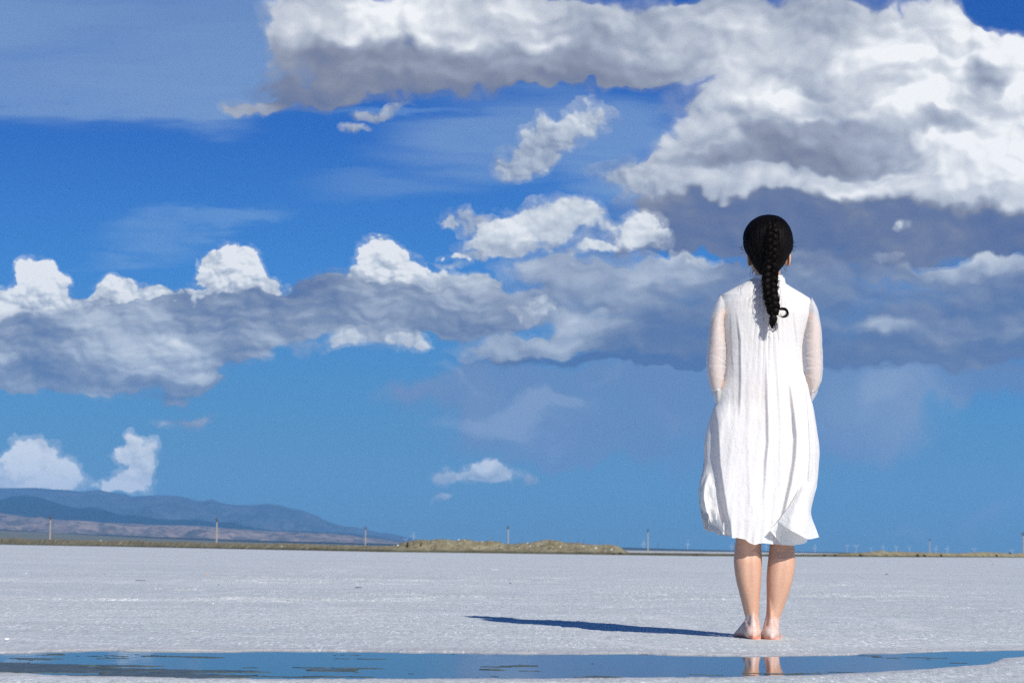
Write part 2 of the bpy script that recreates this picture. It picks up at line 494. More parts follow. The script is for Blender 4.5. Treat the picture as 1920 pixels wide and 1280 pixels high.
def vnoise(x, y, seed=0):
    """value noise 0..1"""
    x, y = np.broadcast_arrays(np.asarray(x, float), np.asarray(y, float))
    ix = np.floor(x); iy = np.floor(y)
    fx = x - ix; fy = y - iy
    fx = fx * fx * fx * (fx * (fx * 6 - 15) + 10)
    fy = fy * fy * fy * (fy * (fy * 6 - 15) + 10)
    a = _hash(ix, iy, seed); b = _hash(ix + 1, iy, seed)
    c = _hash(ix, iy + 1, seed); d = _hash(ix + 1, iy + 1, seed)
    return (a * (1 - fx) + b * fx) * (1 - fy) + (c * (1 - fx) + d * fx) * fy


def fbm(x, y, seed=0, oct=4, gain=0.5, lac=2.03):
    s = 0; a = 1.0; t = 0
    for k in range(oct):
        s = s + a * vnoise(x * lac ** k + 17.3 * k, y * lac ** k - 9.1 * k, seed + k)
        t += a; a *= gain
    return s / t


def sstep(v, a, b):
    t = np.clip((v - a) / (b - a), 0, 1)
    return t * t * (3 - 2 * t)


def material(name):
    m = bpy.data.materials.new(name)
    m.use_nodes = True
    T = NT(m.node_tree)
    bs = T.n['Principled BSDF']
    T.bs = bs
    T.out = T.n['Material Output']
    T.tc = T.node('ShaderNodeTexCoord').outputs['Object']
    T.geo = T.node('ShaderNodeNewGeometry')
    return m, T


def simple(name, col, rough=0.6, spec=0.4, metal=0.0):
    m, T = material(name)
    n = T.noise(T.tc, 9.0, 4.0)
    c = T.mix(T.step(n, 0.3, 0.7, 0, 1), tuple(x * 0.82 for x in col), tuple(min(1, x * 1.12) for x in col))
    T.put(T.bs.inputs['Base Color'], c)
    T.bs.inputs['Roughness'].default_value = rough
    T.bs.inputs['Specular IOR Level'].default_value = spec
    T.bs.inputs['Metallic'].default_value = metal
    return m


def interp(px, pts):
    pts = np.array(pts, float)
    return np.interp(px, pts[:, 0], pts[:, 1])


def lathe(profile, n=14, base=(0, 0, 0)):
    vs_ = []
    for z, r in profile:
        for j in range(n):
            a = 2 * math.pi * j / n
            vs_.append((base[0] + r * math.cos(a), base[1] + r * math.sin(a), base[2] + z))
    f = [tuple(q) for q in grid_faces(len(profile), n, closed=True)]
    f.append(tuple(range(n))[::-1]); f.append(tuple(range((len(profile) - 1) * n, len(profile) * n)))
    return vs_, f


def join(parts):
    V_, F_ = [], []
    for v, f in parts:
        k = len(V_)
        V_ += [tuple(q) for q in v]
        F_ += [tuple(i + k for i in q) for q in f]
    return V_, F_


def box(c, s):
    x, y, z = c; a, b, d = [q / 2 for q in s]
    v = [(x + i * a, y + j * b, z + k * d) for i in (-1, 1) for j in (-1, 1) for k in (-1, 1)]
    return v, [(0, 1, 3, 2), (4, 6, 7, 5), (0, 4, 5, 1), (2, 3, 7, 6), (0, 2, 6, 4), (1, 5, 7, 3)]


# ------------------------------------------------------------------ salt flat
far_edge = [(-300, 1225), (-60, 1224), (0, 1222.5), (60, 1221), (120, 1219), (200, 1217), (400, 1218), (700, 1220), (960, 1222), (1200, 1223.5), (1330, 1226), (1450, 1226.5),
            (1540, 1226), (1600, 1224), (1700, 1221), (1800, 1218.5), (1920, 1216), (2200, 1212)]
near_edge = [(-300, 1254), (-60, 1258), (0, 1261), (60, 1262), (100, 1265.5), (300, 1269), (500, 1272), (700, 1272), (960, 1271.5), (1200, 1270.5), (1400, 1268),
             (1500, 1266), (1600, 1262), (1700, 1255), (1760, 1249.5), (1800, 1246.5), (1848, 1243.5), (1866, 1239), (1874, 1232), (1920, 1229), (2200, 1222)]


def edge_world(pts):
    pts = np.array(pts, float)
    xs = np.linspace(pts[0, 0], pts[-1, 0], 500)
    ys = np.interp(xs, pts[:, 0], pts[:, 1])
    w = np.array([tuple(on_ground(a, b)) for a, b in zip(xs, ys)])
    return w[:, 0], w[:, 1]


fx_, fy_ = edge_world(far_edge)
nx_, ny_ = edge_world(near_edge)
o_ = np.argsort(nx_); nx_, ny_ = nx_[o_], ny_[o_]
o_ = np.argsort(fx_); fx_, fy_ = fx_[o_], fy_[o_]


def puddle_s(x, y):
    """distance inside the puddle (m), negative outside, with a crusty edge"""
    fy = np.interp(x, fx_, fy_); ny = np.interp(x, nx_, ny_)
    w1 = (fbm(x * 5, y * 5, 5, 4) - 0.5) * 0.22
    w2 = (fbm(x * 6 + 9, y * 6, 8, 4) - 0.5) * 0.10
    end = np.minimum(x - fx_[0], fx_[-1] - x)
    return np.minimum(np.minimum(fy - y + w1, y - ny + w2), end), (y - ny) / np.maximum(fy - ny, 0.01)


def ground_h(x, y):
    d = np.hypot(x, y)
    grain = fbm(x * 60, y * 60, 1, 3, 0.6)
    med = fbm(x * 9, y * 9, 11, 3, 0.5)
    big = fbm(x * 0.9, y * 0.9, 21, 3)
    rough = sstep(fbm(x * 1.6, y * 2.4, 31, 3), 0.3, 0.62) * 0.65 + 0.5
    # smoother strip between the water and the feet, crusted belt beyond
    smooth = 1 - 0.65 * (sstep(y, 7.1, 7.4) * (1 - sstep(y, 7.95, 8.5)))
    near_rim = 1 - sstep(y, 5.9, 6.3)
    p, s = puddle_s(x, y)
    lip = 0.25 + 0.75 * sstep(-p, 0.0, 0.45)
    z = 0.001 + (0.0062 * rough * smooth * (1 + 0.9 * near_rim)) * grain ** 1.5 + 0.0045 * med * smooth * (1 + near_rim)
    z = z + 0.004 * big
    z = z * lip
    # low broken crust ridges further out
    r = 1 - np.abs(fbm(x * 0.55, y * 1.3, 41, 3) * 2 - 1)
    r2 = sstep(r, 0.90, 0.99) * sstep(fbm(x * 0.8 + 4, y * 0.8, 43, 2), 0.45, 0.62)
    z = z + 0.014 * r2 * sstep(y, 11, 14) * (1 - sstep(y, 60, 90)) * (0.3 + 1.4 * grain)
    fade = 1 - sstep(d, 120, 150)
    z = z * fade
    inside = sstep(p, -0.05, 0.10)
    # floating crust and algae mats that just break the surface
    m = fbm(x * 4.2, y * 9.5, 51, 5, 0.62)
    px_frac = sstep(-x, -0.4, 1.7)
    th = 0.725 - 0.34 * px_frac * (1 - sstep(s, 0.22, 0.62)) - 0.10 * px_frac * (1 - sstep(s, .6, .85))
    th = th - 0.055 * sstep(x, -0.2, 0.3) * (1 - sstep(x, 0.9, 1.3)) * (1 - sstep(s, 0.1, 0.35))
    mat_ = sstep(m, th - .01, th + 0.035) * sstep(p, 0.02, 0.08)
    zin = -0.030 + mat_ * 0.0275
    z = z * (1 - inside) + zin * inside
    wet = np.clip(sstep(p, -0.35, 0.0), 0, 1)
    return z, inside, mat_, wet


def spaced(a, b, s0, growth):
    out = [a]; s = s0
    while out[-1] < b:
        out.append(out[-1] + s); s *= growth
    return out


ys = []
y = 5.05
while y < 26:
    ys.append(y); y += 0.012 * max(1.0, (y / 6.2)) ** 1.55
ys += spaced(y, 26000, 0.14, 1.06)
ys = [-26000, -8000, -2000, -500, -120, -30, -8, -2, 0, 1, 2, 2.7, 3.3, 3.8, 4.2, 4.5, 4.7, 4.85, 4.96] + ys
core = list(np.arange(-2.75, 2.75, 0.0115))
outer = spaced(2.75, 26000, 0.02, 1.075)
xs = [-v for v in outer[::-1]] + core[1:] + outer[1:]
xs = np.array(xs); ys = np.array(ys)
GX, GY = np.meshgrid(xs, ys)
GZ, g_in, g_mat, g_wet = ground_h(GX, GY)
V = np.stack([GX, GY, GZ], -1).reshape(-1, 3)

m_salt, T = material('salt_crust')
att = lambda n: (lambda nd: (setattr(nd, 'attribute_name', n), nd.outputs['Fac'])[1])(T.node('ShaderNodeAttribute'))
a_in, a_mat, a_wet = att('under_water'), att('mat_patch'), att('damp')
crq = T.v('MULTIPLY', T.tc, (1.0, 0.13, 1.0))
crys = T.voro(crq, 95.0, 0, feature='F1', out='Color')
sp = T.node('ShaderNodeSeparateColor'); T.put(sp.inputs[0], crys)
vd = T.voro(crq, 95.0)
patch = T.noise(T.tc, 1.7, 5.0, 0.6)
patch2 = T.noise(T.v('MULTIPLY', T.tc, (0.35, 1.0, 1)), 0.35, 5.0, 0.6)
crk = T.voro(T.v('MULTIPLY', T.tc, (0.9, 1.3, 1)), 0.55, 0, feature='DISTANCE_TO_EDGE')
patch3 = T.noise(T.v('MULTIPLY', T.tc, (0.12, 1.0, 1)), 0.055, 4.0, 0.6)
fine = T.noise(T.tc, 38.0, 4.0, 0.65)
basec = T.mix(T.step(patch2, 0.3, 0.7), (0.585, 0.63, 0.615), (0.71, 0.755, 0.73))
basec = T.mix(T.step(patch3, 0.38, 0.68, 0, .45), basec, (0.54, 0.60, 0.605))
basec = T.mix(T.step(patch, 0.35, 0.7, 0, .4), basec, (0.71, 0.71, 0.68))
basec = T.mix(T.step(fine, 0.35, 0.75, 0, .40), basec, (0.48, 0.52, 0.515))
white = T.m('MULTIPLY', T.step(sp.outputs[0], 0.66, 0.70), T.step(T.noise(T.tc, 2.6, 4.0, .6), 0.36, 0.62))
white = T.m('MULTIPLY', white, T.step(vd, 0.55, 0.35))
basec = T.mix(white, basec, (0.97, 0.97, 0.98))
basec = T.mix(T.m('MULTIPLY', T.step(sp.outputs[1], 0.72, 0.80), 0.35), basec, (0.36, 0.39, 0.43))
basec = T.mix(T.m('MULTIPLY', T.step(T.m('MULTIPLY_ADD', T.m('SUBTRACT', fine, 0.5), 0.06, crk), 0.035, 0.0), 0.45), basec, (0.80, 0.80, 0.79))
damp = T.m('MULTIPLY', a_wet, 0.45)
basec = T.mix(damp, basec, (0.43, 0.41, 0.42))
mud = T.mix(T.step(T.noise(T.tc, 14.0, 5.0, .7), 0.35, 0.7), (0.060, 0.085, 0.078), (0.12, 0.15, 0.135))
basec = T.mix(a_in, basec, mud)
T.put(T.bs.inputs['Base Color'], basec)
T.put(T.bs.inputs['Roughness'], T.m('MULTIPLY_ADD', a_in, -0.2, 0.62))
T.bs.inputs['Specular IOR Level'].default_value = 0.35
bh = T.m('ADD', T.m('MULTIPLY', T.noise(T.tc, 110.0, 4.0, .6), 0.006), T.m('MULTIPLY', T.noise(T.tc, 13.0, 5.0, .65), 0.014))
bh = T.m('ADD', bh, T.m('MULTIPLY', T.noise(T.v('MULTIPLY', T.tc, (0.5, 1, 1)), 1.1, 5.0, .6), 0.045))
bp = T.node('ShaderNodeBump'); bp.inputs['Strength'].default_value = 0.55; bp.inputs['Distance'].default_value = 1.0
T.put(bp.inputs['Height'], bh)
T.put(T.bs.inputs['Normal'], bp.outputs[0])

ground = mesh_obj('ground', V, grid_faces(len(ys), len(xs))[:, ::1], m_salt)
for nm, arr in (('under_water', g_in), ('mat_patch', g_mat), ('damp', g_wet)):
    at = ground.data.attributes.new(nm, 'FLOAT', 'POINT')
    at.data.foreach_set('value', arr.astype(np.float32).ravel())
tag(ground, kind='structure')

# water of the puddle: a level sheet that ends under the crust around it
m_water, T = material('brine')
T.bs.inputs['Base Color'].default_value = (0.030, 0.045, 0.042, 1)
T.bs.inputs['Roughness'].default_value = 0.012
T.bs.inputs['IOR'].default_value = 1.345
T.bs.inputs['Specular IOR Level'].default_value = 0.5
ruf = T.step(T.noise(T.v('MULTIPLY', T.tc, (1, 2.2, 1)), 1.4, 4.0, .6), 0.52, 0.70)
bp = T.node('ShaderNodeBump')
bp.inputs['Strength'].default_value = 1.0
bp.inputs['Distance'].default_value = 1.0
T.put(bp.inputs['Height'], T.m('ADD', T.m('MULTIPLY', T.noise(T.v('MULTIPLY', T.tc, (1, 2.5, 1)), 9.0, 3.0, .5), 0.00028),
                               T.m('MULTIPLY', T.m('MULTIPLY', T.noise(T.v('MULTIPLY', T.tc, (1, 2.5, 1)), 42.0, 2.0, .5), 0.00012), ruf)))
T.put(T.bs.inputs['Normal'], bp.outputs[0])
wxs = np.linspace(fx_[0] + 0.02, fx_[-1] - 0.02, 240)
fyw = np.interp(wxs, fx_, fy_) + 0.16
nyw = np.interp(wxs, nx_, ny_) - 0.14
rows = [np.stack([wxs, nyw * (1 - t) + fyw * t, np.full_like(wxs, -0.0035)], -1) for t in np.linspace(0, 1, 8)]
water = mesh_obj('water', np.concatenate(rows), grid_faces(8, 240), m_water)
tag(water, kind='structure')

# ------------------------------------------------------------------ far land, from measured skylines
def land_strip(name, pts, dist, depth, mat, relief, seed, x0=-160, x1=2080, n=900, rows=44, foot=0.0, smooth=True):
    px = np.linspace(x0, x1, n)
    top = interp(px, pts)
    crest = np.array([tuple(at_depth(a, b, dist)) for a, b in zip(px, top)])
    out = []
    for r in range(rows):
        t = r / (rows - 1)                       # 0 foot, 1 crest
        yy = dist - depth * (1 - t)
        x = crest[:, 0] * (yy / dist)
        prof = t ** 1.25
        rn = fbm(crest[:, 0] / relief[0], np.full(n, yy) / relief[0], seed, 5, 0.55)
        rd = 1 - np.abs(2 * fbm(crest[:, 0] / relief[0] * 1.4, np.full(n, yy) / relief[0] * .5, seed + 7, 5, .55) - 1)
        edge = np.sin(np.pi * min(1, t)) ** 0.7
        z = foot + (crest[:, 2] - foot) * prof + relief[1] * ((rn - .5) + (rd - .6) * 0.9) * edge * np.clip(crest[:, 2] / relief[2], 0.05, 1)
        out.append(np.stack([x, np.full(n, yy), np.maximum(z, foot - 1 if t < 0.02 else foot)], -1))
    back = out[-1].copy(); back[:, 1] += depth * 0.3; back[:, 2] = foot - 1
    out.append(back)
    o = mesh_obj(name, np.concatenate(out), grid_faces(len(out), n), mat, smooth=smooth)
    return tag(o, kind='structure')


def earth(name, c1, c2, c3, scale, rough=0.95, patch=(0.45, 0.6), squash=(1, 1, 1)):
    m, T = material(name)
    q = T.v('MULTIPLY', T.tc, squash)
    a = T.noise(q, scale, 6.0, .62)
    b = T.noise(q, scale * 5.3, 5.0, .6)
    c = T.mix(T.step(a, 0.35, 0.65), c1, c2)
    c = T.mix(T.step(b, patch[0], patch[1], 0, .8), c, c3)
    T.put(T.bs.inputs['Base Color'], c)
    T.bs.inputs['Roughness'].default_value = rough
    T.bs.inputs['Specular IOR Level'].default_value = 0.1
    return m


sky1 = [(-200, 918), (0, 914.5), (60, 914), (75, 914.5), (100, 917), (130, 918), (145, 921), (160, 921), (185, 917.5), (200, 921), (215, 923.5), (235, 926), (248, 931), (270, 929),
        (300, 928), (330, 929), (352, 932), (368, 938), (380, 939), (388, 937.5), (397, 934.5), (404, 938), (418, 943), (435, 946), (470, 946.5), (505, 944), (525, 947), (545, 953), (560, 955),
        (578, 962), (600, 972), (622, 981), (645, 987), (665, 989), (690, 993), (710, 998), (740, 1001), (770, 1009), (810, 1018), (880, 1027), (2100, 1043)]
sky2 = [(-200, 960), (-60, 950), (0, 937), (20, 930), (50, 929), (75, 932), (95, 939), (120, 947), (150, 953), (170, 950), (200, 957), (230, 965), (260, 966), (290, 972), (330, 975),
        (370, 973), (400, 978), (430, 979), (470, 988), (520, 994), (580, 997), (640, 999), (700, 1006), (760, 1014), (820, 1022), (900, 1028), (2100, 1043)]
sky3 = [(-200, 955), (0, 961), (40, 967), (100, 973), (160, 977), (240, 982), (300, 984), (380, 986), (440, 991), (500, 995), (560, 997), (620, 1001), (700, 1008), (760, 1015), (840, 1023), (960, 1027),
        (1320, 1031), (2100, 1043)]
sky3b = [(-200, 985), (0, 992), (100, 998), (150, 1000), (300, 1006), (480, 1012.5), (600, 1015.5), (730, 1019), (900, 1022), (1100, 1025), (1170, 1026), (1320, 1030.2), (1500, 1033.8), (1950, 1040.6), (2100, 1042.5)]
sky4 = [(-200, 984), (-100, 989), (0, 994), (100, 998.5), (150, 1001.5), (300, 1009), (480, 1016), (600, 1019), (730, 1022.5), (900, 1025.5), (1170, 1029), (1320, 1032.4), (1500, 1035.5), (2100, 1042.7)]

m_mtn = earth('far_rock', (0.055, 0.085, 0.13), (0.12, 0.13, 0.165), (0.04, 0.065, 0.10), 0.0006)
m_mtn2 = earth('cloud_shaded_slope', (0.008, 0.022, 0.045), (0.018, 0.036, 0.055), (0.012, 0.025, 0.045), 0.0007)  # cloud shadow on the front ridge, put into its dark colour
m_mtn3 = earth('bare_foothill', (0.20, 0.165, 0.15), (0.36, 0.27, 0.225), (0.08, 0.08, 0.085), 0.0011, patch=(0.5, .58))
m_dark = earth('dark_scrub', (0.016, 0.024, 0.03), (0.025, 0.035, 0.04), (0.02, 0.03, 0.03), 0.002)
m_plain = earth('steppe', (0.17, 0.17, 0.125), (0.22, 0.20, 0.15), (0.13, 0.15, 0.11), 0.004, squash=(0.4, 1, 1))
land_strip('mountains', sky1, 26000, 5000, m_mtn, (1100, 230, 350), 3)
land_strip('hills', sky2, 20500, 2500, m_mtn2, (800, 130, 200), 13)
land_strip('foothills', sky3, 15500, 4000, m_mtn3, (420, 95, 130), 23, rows=60)
land_strip('scrubland', sky3b, 10500, 400, m_dark, (400, 1.0, 30), 33, rows=8)
land_strip('plain', sky4, 9000, 5000, m_plain, (300, 1.0, 30), 43, rows=14)

# ------------------------------------------------------------------ shore bank and rubble mound
shore = [(-300, 1017.2), (-100, 1018.9), (0, 1020.3), (240, 1024.6), (480, 1029.5), (720, 1034.3), (960, 1037.2), (1170, 1040), (1320, 1042), (1500, 1043), (1700, 1044.0), (1920, 1044.8), (2060, 1045.6), (2240, 1048)]
banktop = [(-300, 1003), (-100, 1006), (0, 1009), (30, 1008), (60, 1011), (100, 1010.5), (200, 1013.5), (240, 1012.5), (300, 1015), (400, 1017), (480, 1018.5), (540, 1018), (600, 1020.5), (700, 1023), (718, 1023.5), (742, 1022), (752, 1018),
           (763, 1014.5), (778, 1012.5), (790, 1010.5), (806, 1012), (820, 1009.5), (836, 1010), (850, 1012), (868, 1010.5), (885, 1013), (905, 1014), (920, 1012.5), (935, 1015.5), (948, 1019), (962, 1019), (975, 1017), (990, 1017.5), (1008, 1014),
           (1022, 1011.5), (1036, 1011), (1048, 1013), (1060, 1016), (1085, 1017), (1100, 1019.5), (1118, 1020.5), (1135, 1019.5), (1150, 1021), (1163, 1025), (1170, 1031), (1180, 1035), (1230, 1035.5), (1320, 1036.5), (1420, 1038), (1480, 1038.5),
           (1560, 1037.5), (1620, 1035.5), (1640, 1033), (1652, 1030.5), (1662, 1033.5), (1690, 1033.5), (1720, 1035), (1760, 1035.5), (1800, 1036.5), (1850, 1034), (1880, 1036), (1900, 1037), (1925, 1036), (1990, 1039), (2240, 1041)]
BN = 2600
bpx = np.linspace(-300, 2240, BN)
bshore = np.array([tuple(on_ground(a, b)) for a, b in zip(bpx, interp(bpx, shore))])
BD = bshore[:, 1]
btop = interp(bpx, banktop)


def bank_rows():
    out = []
    R = 30
    jag = (fbm(bpx * 0.18, bpx * 0, 61, 4, .6) - 0.5)
    for r in range(R):
        t = r / (R - 1)
        dd = BD + t * 7.0
        zt = np.array([at_depth(a, b, d).z for a, b, d in zip(bpx, btop, BD + 7.0)])
        prof = 0.16 * sstep(t, 0, 0.12) + 0.84 * sstep(t, 0.10, 1.0) ** 0.8
        hgt = np.clip(zt, 0.02, None)
        x = bshore[:, 0] * dd / BD
        nz = (fbm(x * 0.9, dd * 0.9 + 0 * x, 71, 5, 0.6) - .5)
        z = zt * prof + hgt * (nz * 0.55 * math.sin(math.pi * min(1, t * 0.9 + .05)) + jag * 0.16 * t)
        if r == 0: z = np.full_like(z, -0.05)
        out.append(np.stack([x, dd, z], -1))
    b = out[-1].copy(); b[:, 1] += 5; b[:, 2] = -0.1
    out.append(b)
    return out, R


brow, BR = bank_rows()
m_bank, T = material('dry_earth_bank')
n1 = T.noise(T.tc, 0.55, 6.0, .65)
n2 = T.noise(T.tc, 3.0, 5.0, .65)
sz = T.node('ShaderNodeSeparateXYZ'); T.put(sz.inputs[0], T.tc)
c = T.mix(T.step(n1, 0.35, 0.65), (0.235, 0.200, 0.120), (0.33, 0.295, 0.19))
c = T.mix(T.step(n2, 0.50, 0.62, 0, .75), c, (0.12, 0.115, 0.065))
c = T.mix(T.step(T.noise(T.tc, 1.6, 4.0, .6), 0.60, 0.68, 0, .8), c, (0.46, 0.43, 0.36))
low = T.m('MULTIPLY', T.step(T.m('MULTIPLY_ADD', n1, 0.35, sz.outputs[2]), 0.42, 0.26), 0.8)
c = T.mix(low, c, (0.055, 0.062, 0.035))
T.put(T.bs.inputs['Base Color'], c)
T.bs.inputs['Roughness'].default_value = 0.95
T.bs.inputs['Specular IOR Level'].default_value = 0.1
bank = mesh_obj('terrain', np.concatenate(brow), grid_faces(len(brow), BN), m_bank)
tag(bank, kind='structure')


def on_bank(px, py):
    i = int(np.clip(np.searchsorted(bpx, px), 1, BN - 2))
    best = None
    for r in range(1, BR):
        v = brow[r][i]
        d = view_dir(px, py); z = CAM_H + d.z * v[1] / d.y
        if v[2] >= z:
            return Vector((d.x * v[1] / d.y, v[1] - 0.05, z)), v[1]
    v = brow[BR - 1][i]
    return Vector((at_depth(px, py, v[1]).x, v[1], v[2])), v[1]


def rock_mesh(seed, flat=0.7, n=18, m=12):
    rs = np.random.RandomState(seed)
    dirs = rs.normal(size=(9, 3)); dirs /= np.linalg.norm(dirs, axis=1)[:, None]
    offs = rs.uniform(0.62, 0.95, 9)
    vs_ = []
    for i in range(m):
        th = math.pi * i / (m - 1)
        for j in range(n):
            ph = 2 * math.pi * j / n
            p = np.array([math.sin(th) * math.cos(ph), math.sin(th) * math.sin(ph), math.cos(th)])
            k = 1.0
            for dd, oo in zip(dirs, offs):
                q = p @ dd
                if q > 0: k = min(k, oo / q)
            p = p * k; p[2] *= flat
            vs_.append(p)
    return np.array(vs_), grid_faces(m, n, closed=True)


m_white = simple('pale_salt_rock', (0.62, 0.60, 0.55), 0.9, 0.1)
m_tan = simple('tan_rock', (0.38, 0.33, 0.24), 0.9, 0.1)
rubble = [
    (921, 1014.7, 3.2, 'on the crest of the earth mound, left of its middle dip'), (988.6, 1017.6, 3.4, 'on the mound crest just right of the dip'),
    (994, 1023.5, 3.6, 'halfway down the mound, below the crest stone right of the dip'), (1015.5, 1020, 2.6, 'high on the mound just left of its right summit'),
    (1023, 1028, 3.2, 'low on the mound under the right summit'), (1035, 1025.6, 4.2, 'left one of the pair of big chunks under the right summit'),
    (1050.5, 1025, 4.4, 'right one of the pair of big chunks under the right summit'), (974, 1027.4, 3.4, 'low on the mound below its middle dip'),
    (939, 1026.7, 3.6, 'low on the mound below the third utility pole'), (1116.6, 1027, 4.4, 'on the right shoulder of the mound, upper of two'),
    (1106.8, 1030.5, 4.6, 'on the right shoulder of the mound, lower of two'), (1147, 1030, 4.0, 'near the right end of the mound'),
    (933, 1020.5, 2.6, 'midway up the mound just left of the dip'), (1093.6, 1023.5, 3.0, 'in the middle of the mound slope right of the summit'),
    (746, 1022.5, 4.2, 'at the left foot of the mound, bigger one'), (738, 1021.8, 2.6, 'at the left foot of the mound, smaller one'),
    (860, 1011.5, 3.6, 'on the left mound crest, left of two'), (871, 1012.8, 3.2, 'on the left mound crest, right of two'),
    (904, 1016, 3.0, 'on the crest between the left plateau and the dip'), (528, 1024, 3.2, 'alone on the low bank between the second and third pole'),
    (667, 1022.6, 2.6, 'alone on the low bank just left of the third pole'), (189, 1011.5, 4.0, 'on the low bank under the dark mountain ridge'),
]
for i, (a, b, s, where) in enumerate(rubble):
    p, dd = on_bank(a, b)
    r = s * dd / FPX * 0.62
    vv, ff = rock_mesh(100 + i, 0.75)
    o = mesh_obj('rock', vv * r, ff, m_white if i % 5 else m_tan, smooth=False)
    o.location = p
    o.rotation_euler = (0, 0, i * 1.3)
    sz_ = 'large' if s > 4.1 else ('small' if s < 3.1 else 'fist-like')
    tag(o, ('pale %s stone ' % sz_.replace('fist-like', 'middling')) + where, 'rock', 'pale stones on the earth bank')

# dark shrubs on the bank
m_shrub = simple('dark_shrub_leaf', (0.035, 0.040, 0.022), 0.9, 0.1)


def shrub_mesh(seed, n=420):
    rs = np.random.RandomState(seed)
    d = rs.normal(size=(n, 3)); d /= np.linalg.norm(d, axis=1)[:, None]
    d[:, 2] = np.abs(d[:, 2])
    lump = 0.75 + 0.3 * np.sin(d[:, 0] * 5 + seed) * np.cos(d[:, 1] * 4)
    c = d * (rs.uniform(0.35, 1.0, n) ** 0.5 * lump)[:, None]
    vs_ = []; fs_ = []
    for k in range(n):
        a = rs.normal(size=3); a /= np.linalg.norm(a); b = np.cross(a, rs.normal(size=3)); b /= np.linalg.norm(b)
        s = rs.uniform(0.07, 0.15)
        vs_ += [c[k] + a * s, c[k] + b * s * .6, c[k] - a * s, c[k] - b * s * .6]
        fs_.append((4 * k, 4 * k + 1, 4 * k + 2, 4 * k + 3))
    return np.array(vs_), np.array(fs_)


shrubs = [
    (764, 1019, 4.5, 11, 'dark upright shrub at the left end of the earth mound'), (790, 1018.5, 3.0, 10, 'thin dark shrub on the mound just right of its left end'),
    (1163, 1036, 7, 5, 'dark low shrub at the right foot of the mound'), (1150, 1037, 6, 4, 'dark low shrub under the right shoulder of the mound'),
    (1545, 1040, 9, 4, 'dark low shrub on the right bank beside the woman'), (1566, 1040, 8, 4, 'dark shrub on the right bank, second from the woman'),
    (1613, 1040, 8, 5, 'dark shrub on the right bank left of its small peak'), (1720, 1040, 8, 6, 'dark shrub on the right bank left of the T-shaped pole'),
    (1733, 1040.5, 9, 5, 'wide dark shrub on the right bank at the foot of the T-shaped pole'), (1764, 1040, 7, 5, 'dark shrub on the right bank right of the T-shaped pole'),
    (1868, 1040, 7, 5, 'dark shrub on the far right of the bank'), (1893, 1036, 5, 4, 'small dark shrub on the bank crest at the far right'),
    (1240, 1040, 9, 3, 'flat dark shrub on the low bank right of the mound'), (1305, 1040.5, 12, 3.5, 'wide flat shrub on the low bank left of the woman'),
]
for i, (a, b, w, h, lab) in enumerate(shrubs):
    p, dd = on_bank(a, b + h * 0.5)
    vv, ff = shrub_mesh(300 + i)
    k = dd / FPX
    vv = vv * np.array([w * k * .6, w * k * .6, h * k * 1.05])
    o = mesh_obj('shrub', vv, ff, m_shrub, smooth=False)
    o.location = (p.x, p.y, p.z - 0.02)
    tag(o, lab, 'shrub', 'dark shrubs along the shore bank')

# ------------------------------------------------------------------ utility poles
m_conc = simple('weathered_concrete', (0.36, 0.31, 0.24), 0.85, 0.2)
m_iron = simple('dark_iron', (0.06, 0.06, 0.06), 0.6, 0.4)
m_ins = simple('brown_porcelain', (0.10, 0.07, 0.06), 0.3, 0.5)


def make_pole(H):
    r = empty('utility_pole')
    v, f = lathe([(-0.6, .21), (0, .21), (H * .5, .18), (H - .05, .14), (H, .12)])
    mesh_obj('shaft', v, f, m_conc, r)
    v, f = join([box((0, 0.17, H - 0.45), (1.9, .12, .16)), box((0, 0.17, H - .95), (1.1, .1, .12))])
    mesh_obj('crossarm', v, f, m_iron, r, smooth=False)
    v, f = lathe([(-1.1, .20), (-1.05, .215), (-.1, .20), (0.04, .13)], base=(0, 0, H))
    mesh_obj('steel_band', v, f, m_iron, r)
    for x in (-0.85, 0.85, 0.0):
        v, f = lathe([(0, .05), (.10, .13), (.16, .07), (.24, .12), (.32, .05)], 10, (x, .17 if x else 0, H + (.04 if x == 0 else -.37)))
        mesh_obj('insulator', v, f, m_ins, r)
    return r


poles = [
    (95, 967, 1.35, 'pale concrete pole standing in front of the dark mountain ridge, leftmost pole'),
    (407, 971, 1.35, 'pale concrete pole between the mountain peak and the low bank, second pole from the left'),
    (685.5, 987, 0.12, 'concrete pole with a clear T crossarm left of the earth mound'),
    (953, 986, 1.4, 'concrete pole rising behind the dip of the earth mound'),
    (1215, 992, 1.4, 'concrete pole between the mound and the woman in white'),
    (1743, 1010, 0.15, 'short looking concrete pole with a T crossarm behind the right shrubs'),
    (1918.5, 998, 0.5, 'concrete pole at the extreme right edge of the photo'),
]
proto = None
for i, (a, b, rz, lab) in enumerate(poles):
    yh = 1017 + 0.0125 * a
    H = 8.3
    D = (H - CAM_H) * FPX / (yh - b)
    if proto is None:
        proto = make_pole(H); o = proto
    else:
        o = copy_tree(proto)
    q = at_depth(a, b, D)
    q0 = at_depth(a, yh, D)
    o.location = (q.x, D, q.z - H)
    o.rotation_euler = (0, 0, rz)
    tag(o, lab, 'utility pole', 'concrete poles of the power line beyond the salt flat')

# ------------------------------------------------------------------ wind turbines
m_turb = simple('turbine_white', (0.52, 0.54, 0.56), 0.5, 0.3)
m_turbd = simple('turbine_cloud_shaded', (0.10, 0.13, 0.17), 0.5, 0.3)  # shaded copy of the turbine material: cloud shadow painted as darker colour


